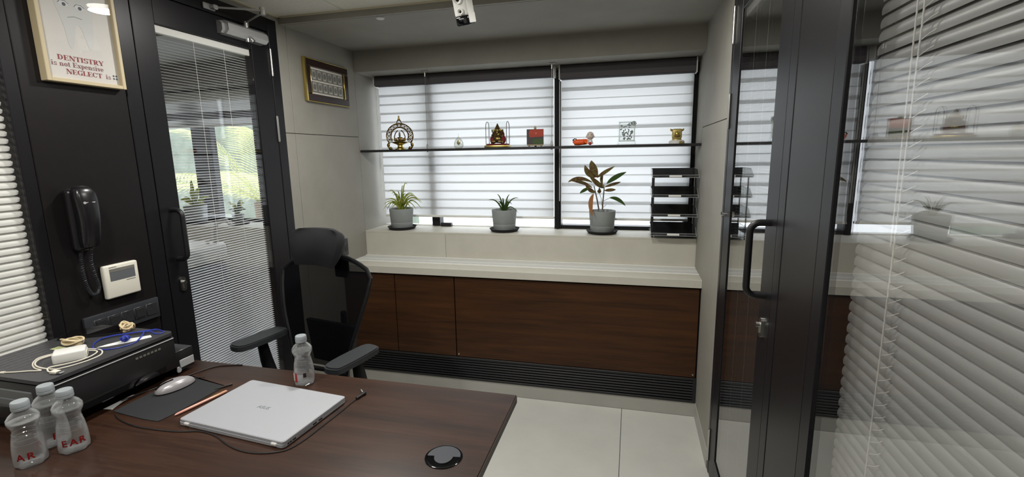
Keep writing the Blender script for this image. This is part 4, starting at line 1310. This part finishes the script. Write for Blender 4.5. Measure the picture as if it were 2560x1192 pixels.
# headrest cushion, rounded shield curved round the head
vs = []; fs = []
nu, nv = 18, 12
for side in (0, 1):
    for j in range(nv + 1):
        v = j / nv
        z = 1.005 + .158 * v
        hwv = .115 + .043 * math.sin(min(1, v * 1.35) * PI / 2)
        if v > .8: hwv *= math.sqrt(max(0, 1 - ((v - .8) / .26) ** 2.4))
        for k in range(nu + 1):
            u = -1 + 2 * k / nu
            th_ = .034 * max(0, (1 - abs(u) ** 5)) ** .5 * (math.sin(PI * min(1, max(0, .06 + v * .9))) ** .5)
            y = .245 + .035 * v - .035 * u * u + (th_ if side else -th_) * 1.0
            vs.append((-.050 + hwv * u, y - .02, z))
nn_ = (nv + 1) * (nu + 1)
for side in (0, 1):
    for j in range(nv):
        for k in range(nu):
            a = side * nn_ + j * (nu + 1) + k
            fs.append((a, a + 1, a + nu + 2, a + nu + 1))
for j in range(nv):
    for k in (0, nu):
        a = j * (nu + 1) + k
        fs.append((a, a + nu + 1, a + nn_ + nu + 1, a + nn_))
for k in range(nu):
    for j in (0, nv):
        a = j * (nu + 1) + k
        fs.append((a, a + 1, a + nn_ + 1, a + nn_))
MB().add(vs, fs).build('headrest', M['fabric'], ch)
for sx in (-1, 1):
    cx = sx * .275
    pad = []
    for (px_, py_) in ((-.036, -.045), (.03, -.06), (.046, -.02), (.047, .12), (.038, .17), (.005, .182), (-.03, .175), (-.042, .12)):
        pad.append((px_ * sx, py_ + .0, 0))
    pts = [(cx + v.x - sx * .012, v.y) for v in spline(pad, 4, True)]
    MB().prism(pts, .678, .698).build('arm_pad', M['pad'], ch)
    MB().prism([(cx + (a - cx) * .93, .06 + (b - .06) * .95) for a, b in pts], .698, .703).build('arm_pad_top', M['pad'], ch)
    MB().tube([(cx, .07, .68), (cx, .085, .58), (cx - sx * .01, .10, .48), (cx - sx * .06, .06, .42), (cx - sx * .18, .02, .40)], [.02, .026, .03, .022, .018], 10, flat=.75).build('arm_post', M['chair'], ch)

# ================================================================== DESK
DZ = .75
de = thing('desk', 'dark brown veneer office desk with the closed laptop', 'desk', (-1.055, .79, 0))
MB().rbox(-.736, .733, -.51, .503, DZ - .026, DZ, .0015, 1).build('desk_top', M['desk'], de, False)
MB().box(.7325, .7342, -.509, .502, DZ - .0245, DZ - .0035).build('edge_band', M['edge'], de, False)
MB().rbox(.60, .63, -.46, .46, 0, DZ - .026, .002, 1).build('side_panel', M['desk'], de, False)
MB().rbox(-.70, -.67, -.46, .46, 0, DZ - .026, .002, 1).build('side_panel', M['desk'], de, False)
MB().rbox(-.67, .60, -.40, -.382, .2, DZ - .026, .002, 1).build('modesty_panel', M['desk'], de, False)
gm = thing('cable_grommet', 'round dark grey cable grommet in the desk corner', 'grommet', (-.424, .963, DZ))
MB().lathe([(.046, 0), (.046, .0012), (.044, .0022), (.0405, .0015), (.0405, .0002)], n=40).build('rim', M['gloss'], gm)
MB().lathe([(.0405, .0002), (0, .0003)], n=36).build('well', M['gloss'], gm)
a0 = math.radians(0)
cp_ = [(.0405 * math.cos(PI * k / 20), .0405 * math.sin(PI * k / 20)) for k in range(21)]
cp_ += [(-.023, 0)] + [(.023 * math.cos(PI + PI * k / 14), .027 * math.sin(PI + PI * k / 14)) for k in range(15)] + [(.023, 0)]
o = MB().prism(cp_, .0006, .0024).build('cap', M['grommet'], gm)
o.rotation_euler = (0, 0, math.radians(8))

# laptop
lp = thing('laptop', 'closed silver laptop lying on the brown desk', 'laptop', (-1.0, 1.038, DZ), math.radians(-4.9))
LW, LD = .364, .243
MB().rplate(0, 0, LW, LD, .0025, .0105, .009).build('base', M['laptop'], lp)
MB().rplate(0, 0, LW - .006, LD - .006, .0008, .0028, .009).build('underside', M['laptop_dark'], lp)
lid = MB().rplate(0, .001, LW, LD - .002, .0118, .0178, .009).rplate(0, .001, LW - .004, LD - .006, .0178, .0185, .009).build('lid', M['laptop'], lp)
MB().rplate(0, 0, LW - .008, LD - .008, .0104, .0119, .008).build('gap_line', M['laptop_dark'], lp)
for sx in (-1, 1):
    MB().rbox(sx * .152 - .009, sx * .152 + .009, -LD / 2 - .002, -LD / 2 + .006, .005, .0125, .002, 2).build('hinge', M['white'], lp)
mb = MB()
for yy, w_ in ((-.104, .003), (-.096, .003), (-.084, .006), (-.01, .007), (.012, .007)):
    mb.box(LW / 2 - .001, LW / 2 + .0004, yy - w_, yy + w_, .005, .0088)
mb.build('ports', M['gap'], lp, False)
mb = MB()
for k in range(18):
    mb.box(LW / 2 - .001, LW / 2 + .0003, -.07 + .0027 * k, -.07 + .0027 * k + .0012, .005, .0085)
mb.build('vent_slots', M['laptop_dark'], lp, False)
for yy in (-.09, .09):
    for xx in (-.13, .13):
        MB().cyl((xx, yy, 0), (xx, yy, .001), .008, n=12).build('rubber_foot', M['blackm'], lp)
text_on('logo', 'ASUS', .018, mat('logo_grey', (150, 152, 158), .3, metal=.5), lid, Matrix.Translation((-.024, -.008, .0184)) @ Matrix.Shear('XY', 4, (.0, .0)), bold=.0002, sx=1.0)

# mouse pad and mouse
mp = tag(MB().prism([(v.x, v.y) for v in spline([(-.092, -.108, 0), (-.085, -.112, 0), (.062, -.125, 0), (.092, -.1, 0), (.1, .07, 0), (.094, .088, 0), (-.075, .118, 0), (-.088, .112, 0), (-.096, -.09, 0)], 4, True)], 0, .0022).build('mouse_pad', M['pad_dark'], loc=(-1.352, 1.058, DZ)), 'thin black mouse pad under the silver mouse', 'mouse pad')
mo = thing('computer_mouse', 'slim silver mouse with a black stripe', 'mouse', (-1.396, 1.1, DZ + .0022), math.radians(-16))
def mouse_shell(r, z0):
    vs = []; fs = []
    nu, nv = 20, 8
    for j in range(nv + 1):
        t = j / nv
        for k in range(nu):
            a = 2 * PI * k / nu
            s_ = math.cos(t * PI / 2) ** .55
            yb = .058 * math.sin(a) * s_
            vs.append((.030 * r * math.cos(a) * s_ * (1 - .12 * math.sin(a)), yb * r, z0 + .026 * r * math.sin(t * PI / 2) * (1 - .25 * (yb / .058) ** 2)))
    for j in range(nv):
        for k in range(nu):
            fs.append((j * nu + k, j * nu + (k + 1) % nu, (j + 1) * nu + (k + 1) % nu, (j + 1) * nu + k))
    fs.append(tuple(range(nu))[::-1])
    return MB().add(vs, fs)
mouse_shell(1, .0045).build('shell', M['mouse'], mo)
MB().prism([(.029 * math.cos(2 * PI * k / 24) * (1 - .12 * math.sin(2 * PI * k / 24)), .057 * math.sin(2 * PI * k / 24)) for k in range(24)], 0, .006).build('base', M['blackp'], mo)
MB().tube([(-.003, -.053, .0165), (-.002, -.042, .0245), (-.001, -.026, .029), (0, -.004, .0305)], .0036, 8, flat=.8).build('stripe', M['gloss'], mo)
MB().tube([(0, .056, .012), (.004, .07, .006), (.01, .083, .003)], .0013, 6).build('cable_stub', M['cable'], mo)

# pen, thin stylus, paper slip
pe = thing('pen', 'rose gold pen beside the laptop', 'pen', (-1.244, .966, DZ + .0045), 0)
d_ = Vector((-1.213 + 1.244, 1.117 - .966, 0)); d_.normalize()
MB().tube([d_ * 0, d_ * .006, d_ * .03], [.0018, .0036, .0042], 10).tube([d_ * .03, d_ * .1], .0042, 10).build('barrel', M['pink'], pe)
MB().tube([d_ * .1, d_ * .15, d_ * .153], [.0045, .0045, .003], 10).build('cap', mat('pale_rose', (222, 166, 140), .35, metal=.3), pe)
MB().tube([d_ * .105 + Vector((0, 0, .006)), d_ * .14 + Vector((0, 0, .0065))], .001, 6).build('clip', M['gold'], pe)
tag(MB().tube([(0, 0, .003), (.012, .018, .003), (.026, .042, .003)], [.002, .003, .003], 8).build('stylus', M['blackp'], loc=(-1.262, 1.118, DZ)), 'short black stylus by the far edge of the mouse pad', 'stylus')
tag(MB().prism([(0, 0), (.03, .004), (.012, .05), (.012, .09), (0, .085)], 0, .0004).build('paper_slip', M['paper'], loc=(-1.494, .952, DZ)), 'white paper slip poking out under the printer', 'paper')

# cables
def cable(name, pts, r, m, label, z=DZ, n=6, seg=8, extra=None):
    r_ = thing(name, label, 'cable', (pts[0][0], pts[0][1], z))
    L_ = [(p[0] - pts[0][0], p[1] - pts[0][1], (p[2] if len(p) > 2 else 0) + r) for p in pts]
    MB().tube(spline(L_, seg), r, n).build('wire', m, r_)
    if extra: extra(r_, L_)
    return r_
cable('printer_cable', [(-1.318, 1.288), (-1.335, 1.287), (-1.36, 1.278), (-1.404, 1.258), (-1.433, 1.192), (-1.451, 1.12), (-1.465, 1.071), (-1.476, 1.041), (-1.487, 1.0)], .0021, M['cable'], 'thin black cable running past the mouse along the printer')
def plug(r_, L_):
    e = Vector(L_[-1])
    MB().cyl(e - Vector((.006, .03, -.0028)), e + Vector((0, 0, .0028)), .0042, .0046, n=12).rbox(e.x - .006, e.x + .006, e.y - .004, e.y + .008, e.z - .0015, e.z + .008, .002, 1).build('strain_relief', M['blackp'], r_)
    MB().cyl(e + Vector((-.004, .002, .003)), e + Vector((-.016, .012, .007)), .0032, n=12).build('barrel_plug', M['chrome'], r_)
cable('charger_cable', [(-1.425, .936), (-1.388, .918), (-1.319, .902), (-1.245, .899), (-1.169, .904), (-1.105, .919), (-1.047, .911), (-.983, .886), (-.933, .873), (-.887, .872), (-.845, .884), (-.816, .905), (-.803, .95), (-.797, 1.02), (-.792, 1.08), (-.788, 1.153), (-.78, 1.192)], .0018, M['cable'], 'black charger cable curling round the laptop to a bare plug', extra=plug)

# bottles
def bottle(label, loc, rz, letters, style):
    r = thing('water_bottle', label, 'bottle', (*loc, DZ), rz, None)
    prof = [(.0, .004), (.016, .003), (.0225, .0), (.0285, .003), (.0305, .012), (.031, .03), (.0305, .045), (.0275, .07), (.0242, .086), (.0232, .092), (.0245, .098), (.0285, .106), (.0305, .113), (.0298, .121), (.024, .130), (.0165, .137), (.0138, .141), (.0138, .146)]
    MB().lathe(prof, n=36, lobes=6, lobe_z=.022).build('body', M['bottle'], r)
    wp = [(0, .006)] + [(max(.001, a - .0012), max(b, .006)) for a, b in prof[2:13]] + [(0, .113)]
    MB().lathe(wp, n=30).build('water', M['water'], r)
    mb = MB()
    for zz_ in (.06, .072, .084):
        rr = .0295 - (zz_ - .05) * .14
        mb.tube([(rr * math.cos(t), rr * math.sin(t), zz_) for t in [2 * PI * k / 28 for k in range(28)]], .0006, 4, closed=True)
    mb.build('ribs', M['rib'], r)
    MB().lathe([(.0165, .142), (.0172, .1425), (.0172, .1475), (.0166, .148), (.0166, .149), (.0172, .1495), (.0168, .160), (.0155, .162), (0, .162)], n=36).build('cap', M['cap'], r)
    if style == 'letters':
        for ch_, ang in letters:
            me = text_mesh(ch_, .0235, bold=.0005, align='CENTER')
            for v in me.vertices:
                a = ang + v.co.x / .0316
                zz_ = .024 + v.co.y
                v.co = (.0317 * math.cos(a), .0317 * math.sin(a), zz_)
            me.materials.append(M['red'])
            put('letter', me, r)
    else:
        def patch(a0, a1, z0, z1, m, nm, rr=.0316):
            n = 8
            vs = []
            for k in range(n + 1):
                a = a0 + (a1 - a0) * k / n
                vs += [(rr * math.cos(a), rr * math.sin(a), z0), (rr * math.cos(a), rr * math.sin(a), z1)]
            MB().add(vs, [(2 * k, 2 * k + 2, 2 * k + 3, 2 * k + 1) for k in range(n)]).build(nm, m, r)
        patch(-2.5, -1.95, .018, .044, mat('label_film', (206, 198, 192), .5), 'label_patch')
        patch(-1.93, -1.68, .016, .046, M['red'], 'red_bar', .0318)
        patch(-1.0, -.72, .032, .046, M['blackm'], 'black_mark', .0318)
        patch(-1.6, -1.05, .02, .042, mat('label_film2', (170, 170, 172), .5), 'label_patch')
        patch(-2.75, -2.6, .032, .039, M['blackm'], 'black_mark', .0318)
    return r
av = math.atan2(-.78, 1.36)      # towards the viewer
bottle('water bottle standing alone behind the laptop', (-1.012, 1.224), 0, None, 'film')
bottle('clear water bottle of the three by the printer showing red letters EAR', (-1.357, .788), 0, [('E', av - .60), ('A', av - .03), ('R', av + .52)], 'letters')
bottle('clear water bottle tucked between its two twins by the printer', (-1.434, .795), 0, [('R', av + .10)], 'letters')
bottle('clear water bottle of the three that stands nearest the desk front', (-1.398, .722), 0, [('A', av - .55), ('R', av + .05), ('A', av + 2.6)], 'letters')

# ================================================================== PRINTER AND WHAT LIES ON IT
PZ = .91
pr = thing('printer', 'black tank printer covered with cables beside the wall', 'printer', (-1.622, .99, DZ))
MB().rbox(-.16, .088, -.165, .178, 0, .04, .006, 2).build('base', M['blackm'], pr)
MB().rbox(-.165, .162, -.181, .181, .034, .146, .006, 2).build('body', M['printer'], pr)
MB().box(-.160, .157, -.176, .176, .144, .151).build('lid_gap', M['gap'], pr, False)
MB().rplate(0, 0, .33, .366, .150, .160, .022, 6).build('scanner_lid', M['printer_top'], pr)
MB().rbox(.158, .1635, -.178, .178, .137, .1405, .001, 1).build('trim_line', M['grey_label'], pr, False)
MB().rbox(.12, .1655, -.12, .14, .036, .062, .004, 1).build('output_slot', M['gloss'], pr, False)
MB().rbox(-.12, .11, -.1835, -.178, .07, .125, .003, 1).rbox(-.06, .05, -.186, -.181, .08, .1, .002, 1).build('side_handle', mat('smoked_grey', (92, 94, 96), .25), pr, False)
mb = MB()
for k in range(7):
    mb.box(.1618, .1628, .05 + .012 * k, .05 + .012 * k + .008, .118, .124)
mb.build('model_mark', mat('dim_mark', (112, 110, 100), .5), pr, False)
tk = MB().rbox(-.10, .15, .182, .252, .012, .08, .005, 2).build('ink_tank', M['printer'], pr)
MB().rbox(-.10, .15, .184, .25, .0795, .083, .002, 1).build('tank_lid', mat('tank_lid', (66, 66, 68), .35), tk)
MB().rbox(.148, .1515, .196, .25, .022, .05, .002, 1).build('tank_window', M['grey_label'], tk)
MB().rbox(.148, .1525, .184, .194, .01, .03, .002, 1).cyl((.15, .19, .018), (.153, .19, .018), .008, n=14).build('tank_mark', M['grey_label'], tk)

# small sticker (flat print on lid)
MB().box(-.078, -.045, -.018, .005, .160, .1604).build('sticker', mat('sticker', (196, 200, 150), .5), pr, False)

ad = thing('charger', 'white cube charger lying on the printer lid', 'charger', (-1.545, .93, PZ), math.radians(52))
MB().rbox(-.038, .034, -.026, .028, 0, .032, .006, 3).build('body', M['white'], ad)
MB().rbox(.033, .0355, -.02, .022, .004, .023, .002, 1).build('socket_face', M['cream'], ad)
mb = MB()
mb.rbox(.0345, .0362, -.010, .010, .010, .017, .001, 1)
mb.build('usb_port', mat('port_grey', (150, 146, 138), .4), ad)
MB().rbox(-.012, -.006, -.0245, -.0235, .008, .013, .0003, 1).build('mark', M['grey_label'], ad)
def usb_ends(r_, L_):
    e = Vector(L_[0])
    d = (Vector(L_[0]) - Vector(L_[1])).normalized()
    MB().tube([e + d * .001, e + d * .010, e + d * .012, e + d * .02], [.0038, .0036, .003, .0012], 8, flat=.8).build('small_plug', M['whitecable'], r_)
    e = Vector(L_[-1]); d = (Vector(L_[-1]) - Vector(L_[-2])).normalized()
    q = Matrix.Translation(e) @ Matrix.Rotation(math.atan2(d.y, d.x), 4, 'Z')
    MB().rbox(-.004, .018, -.0075, .0075, -.0035, .004, .0015, 1, q).build('usb_plug', M['whitecable'], r_)
    MB().rbox(.018, .030, -.006, .006, -.002, .003, .0006, 1, q).build('usb_tip', M['chrome'], r_)
cable('usb_cable', [(-1.628, .825), (-1.605, .832), (-1.575, .845), (-1.545, .855), (-1.579, .862), (-1.612, .877), (-1.637, .896), (-1.650, .919), (-1.636, .955), (-1.6, .988), (-1.54, 1.0), (-1.497, .975), (-1.487, .94), (-1.492, .908), (-1.503, .882), (-1.52, .868), (-1.56, .862, .004), (-1.597, .874, .004), (-1.622, .895, .004), (-1.632, .92, .002), (-1.618, .948, .002), (-1.58, .975, .002), (-1.53, .985, .003), (-1.507, .96, .003), (-1.503, .925, .003), (-1.513, .895, .004), (-1.53, .866, .005), (-1.512, .852, .002), (-1.496, .853, .002)], .002, M['whitecable'], 'white usb cable looped around the cube charger', z=PZ, extra=usb_ends)
# tablet phone
tb = thing('tablet', 'black glass tablet lying at the back of the printer lid', 'tablet', (-1.706, 1.106, PZ), math.radians(31))
MB().rplate(0, 0, .172, .088, 0, .0075, .009).build('body', M['blackp'], tb)
MB().rplate(0, 0, .166, .082, .0075, .0082, .007).build('screen', mat('screen_glass', (14, 12, 12), .04, spec=.8), tb)
def bundle(name, label, m, loc, rz, rx, ry, loops, r, hz):
    r_ = thing(name, label, 'cable', loc, rz)
    mb = MB()
    random.seed(len(label))
    for k in range(loops):
        a, b = rx * random.uniform(.75, 1), ry * random.uniform(.6, 1)
        z0 = r + hz * k / loops
        mb.tube([(a * math.cos(t), b * math.sin(t), z0 + .004 * math.sin(2 * t + k) + .0045) for t in [2 * PI * j / 22 for j in range(22)]], r, 6, closed=True)
    mb.build('coils', m, r_)
    MB().tube([(.003 * math.cos(t), ry * .9 + .0045 * math.sin(t), .010 + hz * .6 * math.cos(t)) for t in [2 * PI * j / 14 for j in range(14)]], .0022, 6, closed=True).build('tie', m, r_)
    return r_
bundle('cable_bundle', 'tan coiled cable bundle between charger and tablet', M['tan'], (-1.664, 1.012, PZ), math.radians(15), .034, .017, 7, .0028, .014)
bundle('earphone_bundle', 'cream folded earphone wire beyond the tablet', M['tan'], (-1.628, 1.148, PZ), math.radians(-30), .034, .019, 8, .0027, .016)
# lanyard
ly = thing('lanyard', 'bright blue cord lanyard looped across the printer lid', 'lanyard', (-1.55, 1.08, PZ))
def rel(L_, z=.0018): return [(a + 1.55, b - 1.08, z + (c[0] if c else 0)) for a, b, *c in L_]
l1 = [(-1.575, 1.006), (-1.61, 1.035), (-1.622, 1.066, .002), (-1.612, 1.092, .003), (-1.588, 1.112, .003), (-1.556, 1.14, .003), (-1.536, 1.158, .003), (-1.521, 1.166, .003), (-1.5, 1.165), (-1.484, 1.158), (-1.482, 1.146), (-1.5, 1.14), (-1.524, 1.144, .004), (-1.56, 1.124, .006)]
l2 = [(-1.575, 1.006), (-1.549, 1.0), (-1.518, 1.006), (-1.496, 1.024), (-1.487, 1.05), (-1.492, 1.074), (-1.515, 1.11, .004), (-1.536, 1.135, .007)]
mb = MB().tube(spline(rel(l1), 6), .002, 6).tube(spline(rel(l2), 6), .002, 6).tube(spline(rel([(a + .004, b - .004, .004) for a, b, *_ in l1[2:8]]), 6), .002, 6)
mb.build('cord', M['blue'], ly)
kn = MB()
for k in range(6):
    a = 2 * PI * k / 6
    kn.tube([(.022 + .011 * math.cos(t) * math.cos(a) , -.012 + .011 * math.cos(t) * math.sin(a), .012 + .007 * math.sin(t)) for t in [2 * PI * j / 12 for j in range(12)]], .0032, 6, closed=True)
kn.build('knot', M['blue'], ly)
tag(MB().prism([(-.036, -.07), (-.012, -.056), (.028, -.006), (.05, .034), (.03, .046), (-.004, .012), (-.03, -.045)], 0, .001).build('paper_strip', M['paper'], loc=(-1.533, 1.082, PZ)), 'folded white paper strip under the blue lanyard', 'paper')

# ================================================================== ROOM BEYOND THE LEFT DOOR
nl = thing('window_ledge', 'pale ledge under the uncovered window of the next room', 'ledge', (-3.1, YB, 0))
MB().rbox(-1.2, 1.225, 0, .287, 0, LED, .002, 1).build('ledge_block', M['stone'], nl, False)
nb = struct('trim_6', MB().box(-4.3, XL - .082, YB, 3.2, BEAM - .02, CEIL + .012).box(-4.3, XL - .082, 2.235, YB, SOF, CEIL + .012), M['wall'], 'grey beam box over the window of the next room', 'beam')
nw = struct('window_4', MB().box(-4.3, XL - .08, 3.2, 3.25, .955, .99).box(-2.62, -2.59, 3.2, 3.25, .97, 1.95).box(-3.485, -3.295, 3.185, 3.235, LED, 1.95), M['frame'], 'bare window of the next room with a dark pillar', 'window')
MB().box(-4.3, -3.485, 3.222, 3.228, .99, 1.95).box(-3.295, XL - .08, 3.222, 3.228, .99, 1.95).build('glass_pane', M['pane'], nw, False)
rb = thing('roller_blind', 'rolled up pale blind over the window of the next room', 'blind', (-3.07, 3.12, 1.722))
MB().rbox(-1.2, 1.18, -.03, .03, .19, .27, .012, 2).build('cassette', M['slat'], rb)
MB().box(-1.18, 1.16, .0, .002, .015, .19).build('cloth_band', M['zebra'], rb, False)
MB().box(-1.18, 1.16, -.003, .0, .06, .115).build('grey_band', M['cloth'], rb, False)
MB().rbox(-1.18, 1.16, -.01, .012, 0, .016, .004, 1).build('bottom_bar', M['slat'], rb)

r = thing('potted_plant', 'yellow leaved plant in a grey pot seen through the slatted door', 'plant', (-3.4, 3.06, LED), 0, 'grey potted plants on the window ledge')
pot(r)
for k, (dx, dy, w_) in enumerate([(12, -75, .02), (-20, -45, .018), (30, -52, .02), (45, -25, .018), (-35, -18, .016), (5, -50, .02), (22, -22, .02), (-8, -25, .018), (38, -5, .016)]):
    yy = (-.03, .02, -.01, .03, -.04, .05, -.06, -.07, .0)[k]
    tip = (dx * S, yy, .144 - dy * S)
    blade((dx * S * .1, 0, .128), (dx * S * .35, yy * .6, tip[2] * .7 + .07), tip, broad(w_), fold=.2).build('leaf', M['leaf_y'], r)
r = thing('potted_plant', 'small leafy plant on a dark saucer seen through the slatted door', 'plant', (-2.985, 3.05, LED), 0, 'grey potted plants on the window ledge')
MB().lathe([(.05, 0), (.075, .006), (.08, .014), (.05, .016), (.022, .018), (.03, .03), (.03, .034)], n=24).build('saucer', M['blackm'], r)
MB().lathe([(.03, .03), (.034, .034), (.045, .085), (.042, .085), (.03, .07), (0, .07)], n=24).build('pot', M['pot'], r)
random.seed(5)
for k in range(14):
    a = random.uniform(0, 2 * PI); L_ = random.uniform(.03, .075)
    tip = (L_ * math.cos(a), L_ * .8 * math.sin(a), .1 + random.uniform(.0, .09))
    blade((0, 0, .07), (tip[0] * .4, tip[1] * .4, tip[2] * .8 + .05), tip, broad(.012), n=6).build('leaf', M['leaf_g'] if k % 2 else M['leaf_y'], r)
ba = thing('wash_basin', 'white basin cabinet with curved spout beyond the slatted door', 'basin', (-2.9, 2.38, 0))
MB().rbox(-.3, .17, -.25, .27, 0, .78, .02, 2).build('cabinet', mat('basin_grey', (120, 126, 140), .6), ba)
MB().rbox(-.32, .185, -.27, .28, .78, .91, .03, 3).build('bowl', M['white'], ba)
MB().tube(spline([(.16, .2, .9), (.16, .2, .98), (.19, .2, 1.04), (.26, .2, 1.065), (.33, .2, 1.04)], 6), .013, 10).build('spout', M['alu'], ba)
MB().cyl((.16, .14, .9), (.16, .14, .94), .012, n=12).build('tap_knob', M['white'], ba)

# palm outside
pa = thing('palm_tree', 'palm with long pale green fronds outside the next room window', 'palm', (-5.3, 5.85, -.95))
MB().tube([(0, 0, 0), (.05, .02, .8), (.02, .0, 1.8)], [.14, .12, .1], 12).build('trunk', M['stem'], pa)
random.seed(21)
for k in range(11):
    az = 2 * PI * k / 11 + random.uniform(-.15, .15)
    el = random.uniform(.55, 1.35)
    L_ = random.uniform(1.5, 2.1)
    mb = MB()
    rach = []
    for i in range(15):
        t = i / 14
        h = L_ * t * math.cos(el) * (1 - .1 * t)
        z = 1.8 + L_ * t * math.sin(el) - .9 * t * t * L_ * .45
        rach.append(Vector((h * math.cos(az), h * math.sin(az), z)))
    mb.tube(rach, [.018 * (1 - i / 16) for i in range(15)], 6)
    for i in range(1, 34):
        t = i / 34 * 13.99
        a = int(t); p = rach[a].lerp(rach[a + 1], t - a)
        d = (rach[a + 1] - rach[a]).normalized()
        sd = d.cross(Vector((0, 0, 1))).normalized()
        ll = .62 * math.sin(PI * min(1, .15 + .8 * i / 44)) ** .7
        for sg in (-1, 1):
            e = p + d * ll * .6 + sd * sg * ll * .75 - Vector((0, 0, ll * .28))
            mid = p.lerp(e, .5) + Vector((0, 0, .04))
            q = d.cross((e - p).normalized()).cross((e - p).normalized()).normalized() * .009
            mb.add([p - q * .4, p + q * .4, mid + q, mid - q, e], [(0, 1, 2, 3), (3, 2, 4)])
    mb.build('frond', M['palm'], pa)

tag(MB().box(-16, -4.6, 9.4, 9.7, -2, 4.5).build('garden_wall', mat('mossy_render', (112, 122, 108), .9, var=.25, scale=(3, 3, 3)), smooth=False), 'grey green wall of the neighbouring plot behind the palm', 'wall', kind='structure')  # added backdrop in place of trees, tones down the bright sky there
